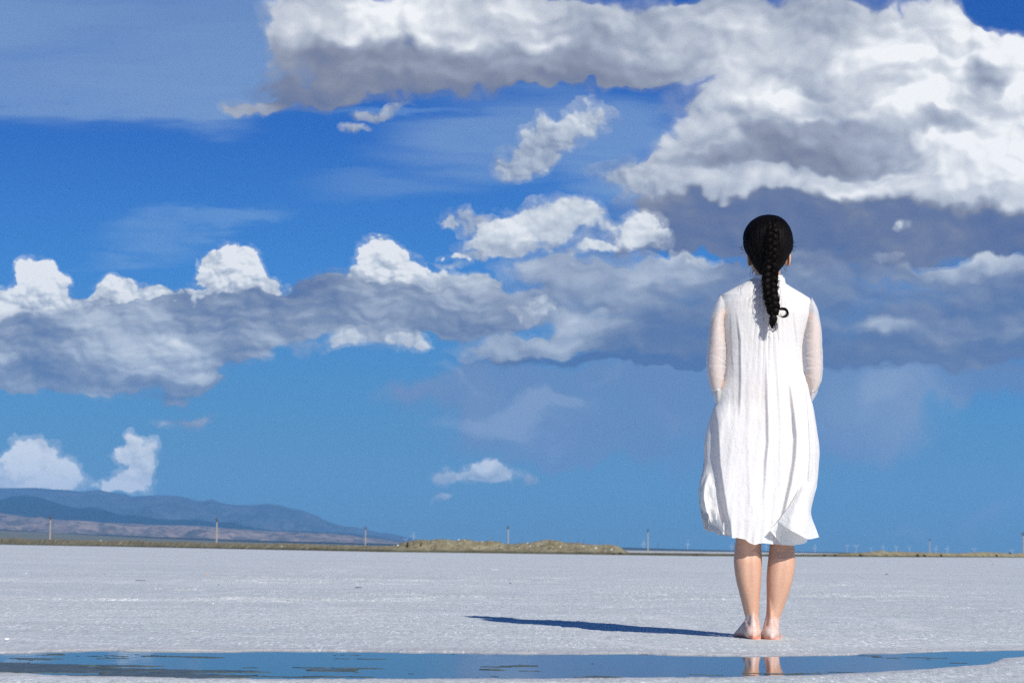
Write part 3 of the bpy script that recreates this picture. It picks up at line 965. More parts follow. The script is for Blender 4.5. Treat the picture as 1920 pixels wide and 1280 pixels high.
def make_turbine(mat, name='wind_turbine', H=46.0, R=24.0):
    r = empty(name)
    v, f = lathe([(-14, 2.1), (H * .4, 1.8), (H, 1.2)], 12)
    mesh_obj('tower', v, f, mat, r)
    v, f = box((0, 1.2, H + 1.2), (3.0, 8.0, 3.0)); nac = mesh_obj('nacelle', v, f, mat, r, smooth=False)
    hub = mesh_obj('hub', *lathe([(-1.5, .5), (-.8, 1.5), (0.8, 1.6), (1.4, .4)], 12), mat, r)
    hub.location = (0, -4.2, H + 1.2); hub.rotation_euler = (math.pi / 2, 0, 0)
    for k in range(3):
        st = []
        for t, ch, th in ((0, 1.6, 1.5), (.08, 1.8, 1.2), (.22, 3.0, .8), (.5, 2.2, .5), (.8, 1.3, .3), (1, .5, .15)):
            st += [(-ch * .35, -th / 2, t * R), (ch * .65, -th / 4, t * R), (ch * .65, th / 4, t * R), (-ch * .35, th / 2, t * R)]
        f = [tuple(q) for q in grid_faces(6, 4, closed=True)] + [(20, 21, 22, 23)]
        b = mesh_obj('blade', st, f, mat, r)
        b.location = (0, -4.6, H + 1.2)
        b.rotation_euler = (0, k * 2 * math.pi / 3, 0)
    return r


def set_phase(o, ph):
    k = 0
    for c in o.children:
        if c.name.startswith('blade'):
            c.rotation_euler = (0, ph + k * 2 * math.pi / 3, 0); k += 1


turbs = [
    (775.5, 1003, 0.1, 1.0, 'white turbine above the left end of the earth mound'), (761, 1011, .9, .7, 'tiny pale turbine just left of the brighter one over the mound end'),
    (1206.5, 1018, 0.05, 1.0, 'white turbine just left of the pole between mound and woman'), (1289.5, 1018.5, 0.1, .95, 'white turbine midway between that pole and the skirt'),
    (1371.5, 1022.5, 0.1, .9, 'pale turbine right beside the left leg of the woman'), (1436.5, 1022.5, 0.2, .9, 'pale turbine seen between the two legs of the woman'), (1528, 1024.5, 0.0, .9, 'pale turbine just right of the woman, first on that side'),
    (1588.5, 1023.5, 1.0, .8, 'faint turbine with raised blades, left of a close pair'), (1605, 1024, 1.02, 1.0, 'brightest turbine of the close pair right of the woman'),
    (1633, 1028, .7, .7, 'tiny faint turbine left of the small peak on the bank'), (1656, 1023.5, .3, .7, 'faint turbine directly above the small peak on the bank'),
    (1680.5, 1026, 1.1, .8, 'turbine between the small peak and the T-shaped pole, nearer the peak'), (1705, 1027, .6, .75, 'turbine between the small peak and the T-shaped pole, nearer the pole'),
    (1754.5, 1027.5, .3, .9, 'turbine just right of the T-shaped pole'), (1776, 1027.5, .4, .9, 'second turbine to the right of the T-shaped pole'),
    (1826.5, 1030, 1.05, .95, 'turbine with wide V blades above the right bank hump'), (1897, 1032.5, .9, .9, 'rightmost turbine, low above the bank'),
]
DT = 13000.0
p_t = None
for i, (a, hubpy, ph, sc_, lab) in enumerate(turbs):
    if p_t is None:
        p_t = make_turbine(m_turb); o = p_t
    else:
        o = copy_tree(p_t)
    q = at_depth(a, hubpy, DT)
    o.scale = (sc_,) * 3
    o.location = (q.x, DT, q.z - 47.2 * sc_)
    set_phase(o, ph)
    tag(o, lab, 'wind turbine', 'white wind turbines on the horizon')
darks = [
    (921, 1007, 'first dark mast left of the pole in the dip, over the crest'), (980.5, 1009, 'dark mast just right of the pole in the dip'),
    (1057, 1009, 'dark mast right of the mound summit'), (1093, 1012, 'left one of two close dark masts over the right mound slope'), (1104, 1011, 'right one of two close dark masts over the right mound slope'),
    (1135.5, 1013, 'dark mast above the right shoulder of the mound'), (1172, 1014, 'dark mast over the right end of the mound'), (1252, 1018, 'dark mast between the two white turbines left of the woman'),
]
p_d = None
for i, (a, hubpy, lab) in enumerate(darks):
    if p_d is None:
        p_d = make_turbine(m_turbd); o = p_d
    else:
        o = copy_tree(p_d)
    q = at_depth(a, hubpy, DT)
    o.scale = (.9,) * 3
    o.location = (q.x, DT + 900, q.z - 47.2 * .9)
    o.rotation_euler = (0, 0, 1.2)
    set_phase(o, 0.0)
    tag(o, lab, 'wind turbine', 'side-on wind turbines darkened for cloud shadow on the horizon')

# ------------------------------------------------------------------ little things lying on the salt
m_stone = simple('dark_pebble', (0.20, 0.20, 0.21), 0.8, 0.2)
m_yel = simple('yellow_plastic', (0.60, 0.38, 0.08), 0.4, 0.4)
m_blue = simple('blue_plastic', (0.06, 0.30, 0.75), 0.4, 0.4)
m_red = simple('reddish_stone', (0.35, 0.14, 0.10), 0.8, 0.2)
m_lump = simple('salt_lump', (0.85, 0.85, 0.87), 0.6, 0.3)
litter = [
    (263, 1088.3, 26, 3.2, m_stone, 'pebble', 'flat dark stone lying on the salt far left'), (388, 1077.3, 6, 2.5, m_yel, 'plastic_scrap', 'tiny yellow plastic scrap on the far salt left'),
    (1665, 1050.5, 6, 2.6, m_blue, 'plastic_scrap', 'tiny bright blue plastic scrap on the salt under the right bank'), (1861, 1057.5, 6, 2.5, m_stone, 'pebble', 'small dark stone on the salt near the right edge'),
    (1663, 1076.5, 9, 2.4, m_stone, 'pebble', 'thin dark stone on the salt right of the woman'), (957, 1094, 6, 3.0, m_stone, 'pebble', 'dark stone on the salt above the shadow tip'),
    (70, 1027, 6, 2.0, m_stone, 'pebble', 'dark stone at the far salt edge under the leftmost pole'), (388, 1032.3, 7, 2.0, m_red, 'pebble', 'reddish stone on the salt under the second pole'),
    (672, 1102, 20, 3.0, m_stone, 'pebble', 'long dark crust shard beside the white salt ridge'), (410, 1097.5, 7, 2.2, m_stone, 'pebble', 'small dark stone left of the white salt ridge'),
    (926, 1067.5, 18, 4.0, m_lump, 'salt_lump', 'bright white salt lump on the flat above the shadow tip'), (612, 1082.5, 12, 3.5, m_lump, 'salt_lump', 'bright salt lump left one of a far pair'),
    (634, 1067, 10, 3.0, m_lump, 'salt_lump', 'bright salt lump, farther right one of a far pair'), (48, 1075, 7, 4.0, m_lump, 'salt_lump', 'small white salt lump at the far left'),
    (1509, 1067, 9, 3.0, m_lump, 'salt_lump', 'white salt lump just right of the legs'), (399, 1132.5, 6, 4, m_lump, 'salt_lump', 'small sparkling salt lump in the left middle of the flat'),
    (14, 1200, 22, 9, m_lump, 'salt_lump', 'crumbly salt lump at the left edge above the water'), (813, 1121.5, 7, 4, m_lump, 'salt_lump', 'small salt lump left of the shadow tip'),
]
for i, (a, b, w, h, mt, nm, lab) in enumerate(litter):
    p = on_ground(a, b + h * .4)
    k = p.y / FPX
    vv, ff = rock_mesh(500 + i, 1.0)
    lumpy = mt is m_lump
    if mt is m_stone: w, h = w * .75, h * .7
    if lumpy:
        rs_ = np.random.RandomState(700 + i)
        vv = np.concatenate([rock_mesh(900 + i * 7 + q, .8)[0] * rs_.uniform(.25, .55) + np.array([rs_.uniform(-.9, .9), rs_.uniform(-.6, .6), 0]) for q in range(6)])
        ff = np.concatenate([ff + q * (len(vv) // 6) for q in range(6)])
        w, h = w * .75, h * .9
    vv = vv * np.array([w * k * .5, w * k * .7, h * k * .5])
    o = mesh_obj(nm, vv, ff, mt, smooth=False)
    o.location = (p.x, p.y, 0.012 if p.y < 100 else 0.003)
    tag(o, lab, nm.replace('_', ' '))

# ------------------------------------------------------------------ the air
HZ = 27500.0
hv = [(x * HZ, y, z) for x in (-1, 1) for y in (-HZ, 27500.0) for z in (-3.0, 760.0)]
m_haze = bpy.data.materials.new('air')
m_haze.use_nodes = True
H_ = NT(m_haze.node_tree); H_.n.clear()
pv = H_.node('ShaderNodeVolumePrincipled')
pv.inputs['Color'].default_value = (0.22, 0.56, 1.0, 1)
pv.inputs['Density'].default_value = 2.9e-5
pv.inputs['Anisotropy'].default_value = 0.0
ho = H_.node('ShaderNodeOutputMaterial')
H_.l.new(pv.outputs[0], ho.inputs['Volume'])
haze = mesh_obj('haze', hv, [(0, 1, 3, 2), (4, 6, 7, 5), (0, 4, 5, 1), (2, 3, 7, 6), (0, 2, 6, 4), (1, 5, 7, 3)], m_haze, smooth=False)
tag(haze, kind='stuff')
# ------------------------------------------------------------------ the woman
PM = FPX                                           # pixels per radian
foot = on_ground(1428, 1201.0)
PY = foot.y
root = empty('person', (foot.x, foot.y, 0.0))
tag(root, 'barefoot woman seen from behind in a loose white dress with a long black braid', 'person')


def L(px, py, dy=0.0):
    """a point of the figure; dy is metres beyond the plane of her heels"""
    p = at_depth(px, py, PY + dy)
    return np.array([p.x - foot.x, p.y - foot.y, p.z])


def lz(py, dy=0.0):
    return L(1430, py, dy)[2]


def resample(path, rad, n):
    path = np.array(path, float); rad = np.array(rad, float)
    if rad.ndim == 1: rad = np.stack([rad, rad], 1)
    # Catmull-Rom through the points
    m = len(path)
    P_ = np.vstack([2 * path[0] - path[1], path, 2 * path[-1] - path[-2]])
    R_ = np.vstack([rad[0], rad, rad[-1]])
    out = []; ro = []
    for t in np.linspace(0, m - 1, n):
        i = min(int(t), m - 2); f = t - i
        for src, dst in ((P_, out), (R_, ro)):
            a, b, c, d = src[i], src[i + 1], src[i + 2], src[i + 3]
            dst.append(0.5 * ((2 * b) + (-a + c) * f + (2 * a - 5 * b + 4 * c - d) * f * f + (-a + 3 * b - 3 * c + d) * f ** 3))
    return np.array(out), np.maximum(np.array(ro), 1e-4)


def tube(path, rad, n=24, seg=16, ref=(0, 1, 0), caps=True, fn=None):
    """swept closed tube, rad may be (r across, r along ref)"""
    pts, rr = resample(path, rad, n)
    tan = np.gradient(pts, axis=0)
    tan /= np.linalg.norm(tan, axis=1)[:, None] + 1e-12
    ref = np.array(ref, float)
    vs_ = []
    side = None
    for i in range(n):
        s = np.cross(tan[i], ref)
        if np.linalg.norm(s) < 0.15 and side is not None: s = side
        s = s / (np.linalg.norm(s) + 1e-9)
        if side is not None and s @ side < 0: s = -s
        side = s
        u = np.cross(s, tan[i])
        for j in range(seg):
            a = 2 * math.pi * j / seg
            k = fn(i / (n - 1), a) if fn else 1.0
            vs_.append(pts[i] + (s * math.cos(a) * rr[i, 0] + u * math.sin(a) * rr[i, 1]) * k)
    f = [tuple(int(x) for x in q) for q in grid_faces(n, seg, closed=True)]
    if caps:
        vs_.append(pts[0] - tan[0] * rr[0].min() * .6); vs_.append(pts[-1] + tan[-1] * rr[-1].min() * .6)
        a, b = len(vs_) - 2, len(vs_) - 1
        for j in range(seg):
            f.append((a, (j + 1) % seg, j))
            f.append((b, (n - 1) * seg + j, (n - 1) * seg + (j + 1) % seg))
    return [tuple(v) for v in vs_], f


def loft(secs, n=60, seg=32, p=2.0, fn=None):
    """horizontal sections (cx, cy, cz, rx, ry) -> closed mesh"""
    secs = np.array(secs, float)
    pts, rr = resample(secs[:, :3], secs[:, 3:5], n)
    vs_ = []
    for i in range(n):
        for j in range(seg):
            a = 2 * math.pi * j / seg
            c, s = math.cos(a), math.sin(a)
            x = abs(c) ** (2 / p) * (1 if c > 0 else -1); y = abs(s) ** (2 / p) * (1 if s > 0 else -1)
            v = pts[i] + np.array([x * rr[i, 0], y * rr[i, 1], 0])
            if fn: v = fn(v, i / (n - 1), a)
            vs_.append(v)
    f = [tuple(int(x) for x in q) for q in grid_faces(n, seg, closed=True)]
    vs_.append(pts[0]); vs_.append(pts[-1])
    a, b = len(vs_) - 2, len(vs_) - 1
    for j in range(seg):
        f.append((a, (j + 1) % seg, j)); f.append((b, (n - 1) * seg + j, (n - 1) * seg + (j + 1) % seg))
    return [tuple(v) for v in vs_], f


parts = []


def leg_secs(rows, depth):
    out = []
    for py, xl, xr in rows:
        cy, ry = depth(py)
        a = L(xl, py, cy); b = L(xr, py, cy)
        out.append(((a[0] + b[0]) / 2, cy, a[2], abs(b[0] - a[0]) / 2, ry))
    return out


dep = np.array([  # py, centre (m beyond heel plane), half depth
    (700, .05, .055), (770, .05, .075), (880, .045, .075), (980, .045, .062), (1010, .050, .057), (1030, .046, .056), (1055, .040, .059), (1087, .040, .056), (1109, .042, .050), (1131, .045, .043),
    (1153, .046, .037), (1165, .045, .036), (1175, .046, .038), (1186, .045, .044), (1196, .045, .050), (1205, .046, .050)])
dfn = lambda py: (np.interp(py, dep[:, 0], dep[:, 1]), np.interp(py, dep[:, 0], dep[:, 2]))
left_rows = [(700, 1370, 1432), (760, 1366, 1432), (860, 1371, 1431), (940, 1377, 1429), (1000, 1380, 1427), (1022, 1378, 1427), (1033, 1377.2, 1427.6), (1055, 1376, 1428.4), (1087.5, 1380.4, 1426.6),
             (1109, 1385.8, 1425), (1131, 1391.3, 1424.0), (1153, 1396.8, 1422.8), (1164, 1399.2, 1423.4), (1174, 1398.4, 1425.8), (1184, 1399, 1426), (1194, 1399, 1427), (1200, 1399, 1427)]
right_rows = [(700, 1434, 1500), (760, 1434, 1504), (860, 1437, 1498), (940, 1440, 1492), (1000, 1443, 1489), (1022, 1443, 1489), (1044, 1441, 1491), (1065.6, 1438.6, 1490), (1087.5, 1437.4, 1486), (1109, 1437.6, 1480),
              (1131, 1437.6, 1472.3), (1153, 1436.4, 1464), (1164, 1433.4, 1461.4), (1174, 1431, 1461), (1184, 1430, 1461), (1194, 1430, 1462), (1200, 1430, 1463)]


def calf_shape(v, t, a):
    # two heads of the calf with a shallow groove between them, and the hollows beside the tendon
    v = np.array(v)
    if math.sin(a) < 0:
        g = sstep(v[2], .16, .24) * (1 - sstep(v[2], .33, .40))
        v[1] += .0035 * g * math.exp(-((a - 1.5 * math.pi) / .22) ** 2)
        k = sstep(v[2], .30, .345) * (1 - sstep(v[2], .36, .40))
        v[1] += .004 * k * math.exp(-((a - 1.5 * math.pi) / .5) ** 2)
        h = sstep(v[2], .05, .09) * (1 - sstep(v[2], .13, .20))
        v[1] += .004 * h * (math.exp(-((a - 1.27 * math.pi) / .25) ** 2) + math.exp(-((a - 1.73 * math.pi) / .25) ** 2))
    return v


for rows in (left_rows, right_rows):
    parts.append(loft(leg_secs(rows, dfn), n=140, seg=64, p=2.15, fn=calf_shape))


# feet
def foot_mesh(cx, ang, mirror):
    out = []
    ca, sa = math.cos(ang), math.sin(ang)

    def W_(x, y, z):
        x *= mirror
        return (cx + x * ca + y * sa, -x * sa + y * ca, z)
    # heel to ball
    secs = [((0, -0.008, .024), .021, .020), ((0, .003, .030), .029, .028), ((0.000, .028, .036), .031, .035), ((.002, .062, .043), .031, .041), ((.004, .10, .038), .033, .035),
            ((.005, .14, .027), .038, .025), ((.004, .17, .020), .042, .019), ((.003, .195, .016), .040, .014), ((.003, .205, .014), .035, .011)]
    path = [W_(*s[0]) for s in secs]
    out.append(tube(path, [(s[1], s[2]) for s in secs], 40, 28, ref=(0, 0, 1)))
    # malleoli and achilles
    for x, z, y in ((-.025, .066, .048), (.025, .074, .044)):
        out.append(tube([W_(x * .7, y, z), W_(x, y, z)], [.0115, .009], 6, 12, ref=(0, 0, 1)))
    out.append(tube([W_(0, .028, .170), W_(0, .018, .110), W_(0, .010, .070), W_(0, .004, .035)], [(.012, .014), (.0095, .012), (.013, .016), (.021, .022)], 16, 16, ref=(0, 1, 0)))
    toes = [(-.030, .200, .026, .0125), (-.008, .206, .021, .0092), (.010, .202, .018, .0085), (.026, .193, .016, .0080), (.040, .180, .014, .0078)]
    for x, y, ln, r in toes:
        out.append(tube([W_(x, y - .03, .013), W_(x, y + ln * .5, r + .003), W_(x, y + ln, r)], [r * 1.05, r, r * .9], 12, 14, ref=(0, 0, 1)))
    return out


cl = (L(1398.5, 1198)[0] + L(1427, 1198)[0]) / 2
cr = (L(1429, 1198)[0] + L(1464, 1198)[0]) / 2
parts += foot_mesh(cl, math.radians(-4), -1)
parts += foot_mesh(cr, math.radians(5), 1)
# reddish heel pads bulge
for c in (cl, cr):
    parts.append(tube([(c - .006, .0, .016), (c + .006, .0, .016)], [(.022, .020), (.022, .020)], 6, 20, ref=(0, 0, 1)))

# torso
tc = L(1436, 700)[0]
tx = lambda px, py: L(px, py)[0]
tors = [(tx(1433, 800), .050, lz(800), .140, .085), (tx(1433, 780), .050, lz(780), .155, .098), (tx(1434, 740), .05, lz(740), .148, .098), (tx(1434, 700), .048, lz(700), .120, .085),
        (tx(1435, 670), .045, lz(670), .110, .082), (tx(1436, 630), .045, lz(630), .124, .092), (tx(1437, 600), .040, lz(600), .136, .092), (tx(1438, 580), .035, lz(580), .146, .082),
        (tx(1438, 564), .028, lz(564), .138, .062), (tx(1438, 547), .022, lz(547), .098, .052), (tx(1439, 534), .018, lz(534), .060, .047), (tx(1440, 522), .018, lz(522), .050, .047)]
parts.append(loft(tors, n=70, seg=44, p=2.2))
parts.append(tube([L(1439, 532, .018), L(1439.5, 514, .012), L(1440, 496, .010), L(1440, 478, .015)], [(.060, .056), (.0505, .052), (.050, .052), (.055, .055)], 24, 28))
# head: skull and jaw
hc = L(1440, 452, .0)
hz = lambda py: lz(py)
hx = tx(1440, 455)
head = [(hx, .03, lz(410), .030, .040), (hx, .025, lz(415), .050, .062), (hx, .02, lz(425), .068, .084), (hx, .018, lz(440), .076, .094), (hx, .018, lz(455), .077, .098), (hx, .022, lz(468), .075, .096),
        (hx, .030, lz(482), .070, .086), (hx, .042, lz(494), .062, .072), (hx, .055, lz(504), .052, .056), (hx, .066, lz(512), .038, .040), (hx, .074, lz(518), .018, .022)]


def face_fn(v, t, a):
    v = np.array(v); s = math.sin(a)
    if s > 0.2:
        z = v[2]; x = v[0] - hx
        # brow, nose, lips, eye hollows
        nose = math.exp(-(x / .011) ** 2) * np.interp(z, [lz(500), lz(492), lz(478), lz(470)], [0, .021, .006, 0])
        lips = math.exp(-(x / .020) ** 2) * (math.exp(-((z - lz(502)) / .004) ** 2) + math.exp(-((z - lz(506)) / .004) ** 2)) * .005
        eye = -math.exp(-((abs(x) - .031) / .013) ** 2) * math.exp(-((z - lz(477)) / .010) ** 2) * .008
        brow = math.exp(-((z - lz(470)) / .006) ** 2) * .003
        v[1] += nose + lips + eye + brow
    return v


parts.append(loft(head, n=90, seg=64, p=2.0, fn=face_fn))
for sx in (-1, 1):                                      # eyeballs
    parts.append(loft([(hx + sx * .031, .101, lz(477) + dz_, r_, r_) for dz_, r_ in ((-.0105, .002), (-.007, .008), (0, .011), (.007, .008), (.0105, .002))], n=12, seg=14))
# ears
for px0, sx in ((1406.5, -1), (1475.5, 1)):
    e = []
    for k in range(15):
        a = math.radians(-150 + 300 * k / 14)
        e.append(L(px0, 484, .018) + np.array([sx * (.006 + .004 * math.cos(a)), -.015 * math.cos(a) * .9 - .002, .029 * math.sin(a)]))
    parts.append(tube(e, [.0050] * 15, 30, 10, ref=(1, 0, 0)))
    parts.append(tube([L(px0 + sx * -1, 474, .02), L(px0, 484, .018), L(px0 - sx * 1, 497, .02)], [(.004, .013), (.005, .014), (.0055, .007)], 12, 14, ref=(1, 0, 0)))

# arms: down from the shoulder, elbow bent, forearms folded in front
armL = [L(1366, 576, .020), L(1347, 600, .012), L(1345, 640, .008), L(1343, 690, .012), L(1346, 722, .028), L(1360, 724, .10), L(1385, 714, .175), L(1408, 704, .215)]
armR = [L(1508, 584, .020), L(1525, 606, .012), L(1525, 640, .008), L(1526, 690, .012), L(1521, 722, .028), L(1505, 724, .10), L(1478, 712, .19), L(1452, 702, .235)]
ra = [(.024, .032), (.023, .034), (.026, .033), (.027, .031), (.029, .029), (.029, .029), (.025, .025), (.020, .020)]
for arm in (armL, armR):
    parts.append(tube(arm, ra, 70, 24, ref=(.2, 1, .3)))


# hands: palm and five separate bent fingers
def hand(wrist, dirv, upv_, palmn, s=1.0):
    d = np.array(dirv, float); d /= np.linalg.norm(d)
    w = np.array(upv_, float); w -= d * (w @ d); w /= np.linalg.norm(w)       # towards the thumb side
    n = np.cross(d, w); n *= np.sign(n @ np.array(palmn, float)) or 1
    q = lambda a, b, c: wrist + d * a * s + w * b * s + n * c * s
    out = [tube([q(-.015, 0, 0), q(.02, 0, 0), q(.06, .002, .002), q(.085, .002, .004)], [(.024, .018), (.032, .016), (.040, .014), (.038, .012)], 20, 20, ref=tuple(n))]
    for b, ln, r in ((.030, .072, .0082), (.010, .080, .0086), (-.010, .074, .0082), (-.029, .060, .0073)):
        p0 = q(.070, b, .002); p1 = q(.090, b, .003); p2 = q(.090 + ln * .45, b, .012); p3 = q(.090 + ln * .72, b * .96, .028); p4 = q(.090 + ln * .86, b * .92, .044)
        out.append(tube([p0, p1, p2, p3, p4], [r * 1.1, r * 1.08, r, r * .93, r * .8], 24, 12, ref=tuple(w)))
    out.append(tube([q(.012, .022, .004), q(.035, .045, .010), q(.060, .055, .018), q(.082, .054, .026)], [.013, .0115, .0098, .0082], 20, 12, ref=tuple(n)))
    return out


parts += hand(L(1412, 703, .219), (.75, .62, .12), (0, .1, 1), (0, -1, 0))
parts += hand(L(1450, 701, .237), (-.95, .10, .05), (0, .1, 1), (0, -1, 0))

V_, F_ = join(parts)
raw = mesh_obj('body', V_, F_)
mod = raw.modifiers.new('r', 'REMESH'); mod.mode = 'VOXEL'; mod.voxel_size = 0.0036; mod.use_smooth_shade = True
mod = raw.modifiers.new('s', 'SMOOTH'); mod.iterations = 5; mod.factor = 0.5
dg = bpy.context.evaluated_depsgraph_get()
bm_me = bpy.data.meshes.new_from_object(raw.evaluated_get(dg))
old = raw.data
raw.modifiers.clear()
raw.data = bm_me
bpy.data.meshes.remove(old)
body = raw
body.parent = root

m_skin, T = material('skin')
sp = T.node('ShaderNodeSeparateXYZ'); T.put(sp.inputs[0], T.tc)
sk = T.mix(T.noise(T.tc, 22.0, 4.0), (0.56, 0.32, 0.215), (0.62, 0.37, 0.255))
sk = T.mix(T.step(T.noise(T.tc, 70.0, 3.0, .6), 0.5, 0.75, 0, .35), sk, (0.56, 0.27, 0.18))
# dried salt dusted on feet and ankles, sore red heels
nz = T.noise(T.tc, 26.0, 5.0, .6)
salt_a = T.m('MULTIPLY', T.step(T.m('MULTIPLY_ADD', nz, 0.075, sp.outputs[2]), 0.140, 0.118), T.step(T.noise(T.v('MULTIPLY', T.tc, (1, 1, .5)), 34.0, 4.0, .6), 0.34, 0.60, 0.25, 1))
sk = T.mix(T.m('MULTIPLY', salt_a, 0.80), sk, (0.66, 0.57, 0.53))
heel = T.m('MULTIPLY', T.step(T.m('MULTIPLY_ADD', nz, 0.03, sp.outputs[2]), 0.046, 0.020), T.step(T.noise(T.tc, 60.0, 3.0), 0.3, 0.6, .45, 1))
sk = T.mix(T.m('MULTIPLY', heel, 0.9), sk, (0.66, 0.19, 0.10))
ach = T.m('MULTIPLY', T.step(T.noise(T.tc, 40.0, 3.0), 0.42, 0.58), T.m('MULTIPLY', T.step(sp.outputs[2], 0.035, 0.05), T.step(sp.outputs[2], 0.095, 0.07)))
sk = T.mix(T.m('MULTIPLY', ach, 0.35), sk, (0.72, 0.36, 0.27))
T.put(T.bs.inputs['Base Color'], sk)
T.bs.inputs['Roughness'].default_value = 0.5
T.bs.inputs['Specular IOR Level'].default_value = 0.35
T.bs.inputs['Subsurface Weight'].default_value = 0.12
T.bs.inputs['Subsurface Radius'].default_value = (1.0, .35, .2)
T.bs.inputs['Subsurface Scale'].default_value = 0.012
bp = T.node('ShaderNodeBump'); bp.inputs['Strength'].default_value = 0.25
T.put(bp.inputs['Height'], T.m('MULTIPLY', T.noise(T.tc, 160.0, 4.0, .6), 0.0012)); bp.inputs['Distance'].default_value = 1.0
T.put(T.bs.inputs['Normal'], bp.outputs[0])
body.data.materials.clear(); body.data.materials.append(m_skin)

# ------------------------------------------------------------------ dress
Lpts = [(522, 1411), (531, 1393), (542, 1371), (552, 1353.5), (566, 1352), (599, 1355), (627, 1358.5), (655, 1362), (687, 1361), (709, 1358), (735.6, 1349), (757, 1343.6), (768, 1338), (786, 1331.6), (814, 1324.5),
        (836, 1321.5), (856, 1322), (870, 1322), (888, 1318), (902, 1313.8), (922, 1311), (942, 1313), (956, 1316), (970, 1319), (1000, 1323), (1030, 1325)]
Rpts = [(522, 1472), (531, 1474), (538.6, 1486), (548.5, 1503.5), (558, 1519), (566, 1524.5), (588, 1522), (627, 1511), (651, 1507), (672, 1507.5), (698, 1510), (722, 1518), (740, 1521), (770, 1528), (805, 1533.5), (832, 1538),
        (850, 1539), (894, 1535.5), (910, 1533), (937, 1524), (963, 1518), (992, 1517), (1030, 1512)]
hem_pts = [(1300, 948), (1312, 948), (1318, 956), (1323, 963), (1327, 961), (1329, 981), (1333, 984), (1338, 979), (1342, 973), (1346, 984), (1350, 998), (1355, 1003), (1359, 1001), (1368, 1008.5), (1380, 1009.5), (1392, 1011.5), (1402, 1017), (1410, 1020.5), (1426, 1018.8), (1445, 1019.2), (1462, 1020.5),
           (1488, 1022), (1500, 1020), (1510, 1012), (1530, 1006)]
NR, NC = 300, 420
th = np.linspace(0, 2 * np.pi, NC, endpoint=False)      # 0 right, pi/2 towards the camera side, pi left
ct, st_ = np.cos(th), np.sin(th)
rows_t = np.linspace(0, 1, NR)


def dress_depth(py):
    return (np.where(st_ > 0, np.interp(py, [522, 531, 542, 552, 566, 590, 640, 700, 780, 880, 960, 1030], [.047, .060, .074, .086, .098, .108, .110, .108, .108, .104, .102, .102]),
                     np.interp(py, [522, 531, 542, 552, 566, 590, 640, 700, 780, 880, 960, 1030], [.047, .060, .074, .086, .100, .112, .118, .124, .140, .158, .172, .18])),
            np.interp(py, [522, 560, 640, 760, 1030], [.012, .022, .034, .036, .036]))


def fold_lines(px, py, back):
    """depth towards the viewer's side of standing folds (m), in photo measures of the cloth"""
    def stepf(line, w, amp, decay, py0, py1, ramp=60):
        l = np.interp(py, [p[0] for p in line], [p[1] for p in line])
        d = px - l
        a = amp * sstep(py, py0, py0 + ramp) * (1 - sstep(py, py1 - ramp, py1))
        return a * sstep(d, -w, w) * np.exp(-np.clip(d, 0, None) / decay)
    z = 0
    z = z + stepf([(740, 1337), (770, 1339), (870, 1344), (925, 1351), (985, 1362), (1030, 1368)], 4.5, .040, 60, 745, 1090, 50)
    z = z + stepf([(600, 1431), (720, 1432), (830, 1433.5), (870, 1430), (925, 1427.5), (1030, 1426)], 3.0, .020, 26, 640, 985, 170)
    z = z + stepf([(700, 1474), (740, 1478.5), (820, 1486), (860, 1484), (900, 1478), (960, 1464), (1000, 1458)], 4.0, .030, 30, 690, 1090, 110)
    z = z + stepf([(560, 1374), (640, 1384), (720, 1385), (760, 1383), (830, 1380)], 2.6, .011, 14, 575, 800, 60)
    z = z + stepf([(560, 1366), (640, 1369), (720, 1374)], 2.0, .006, 9, 575, 720, 50)
    z = z + stepf([(690, 1506), (760, 1511), (850, 1515), (905, 1512)], 2.6, .014, 14, 680, 960, 60)
    z = z + stepf([(720, 1513), (800, 1523), (900, 1524)], 2.0, .008, 10, 715, 940, 50)
    z = z + stepf([(600, 1448), (700, 1452), (800, 1457), (900, 1456)], 3.2, .006, 18, 590, 960, 120)
    z = z + stepf([(640, 1400), (760, 1398), (860, 1396), (960, 1400)], 5, .006, 22, 640, 1000, 120)
    z = z + stepf([(560, 1479), (640, 1491), (740, 1496)], 3.2, .007, 14, 560, 760, 60)
    # gathers from the collar
    g = np.exp(-((px - 1438) / 26.0) ** 2) * np.clip(1 - (py - 560) / 190.0, 0, 1) * sstep(py, 528, 580)
    ph = (px - 1438) * (0.95 - np.clip(py - 560, 0, 200) * 0.0021)
    z = z + 0.0075 * g * (1 - np.abs(np.sin(ph * 0.45 + 0.8 * np.sin(py * .012)))) ** 1.5 * -1
    return z * back


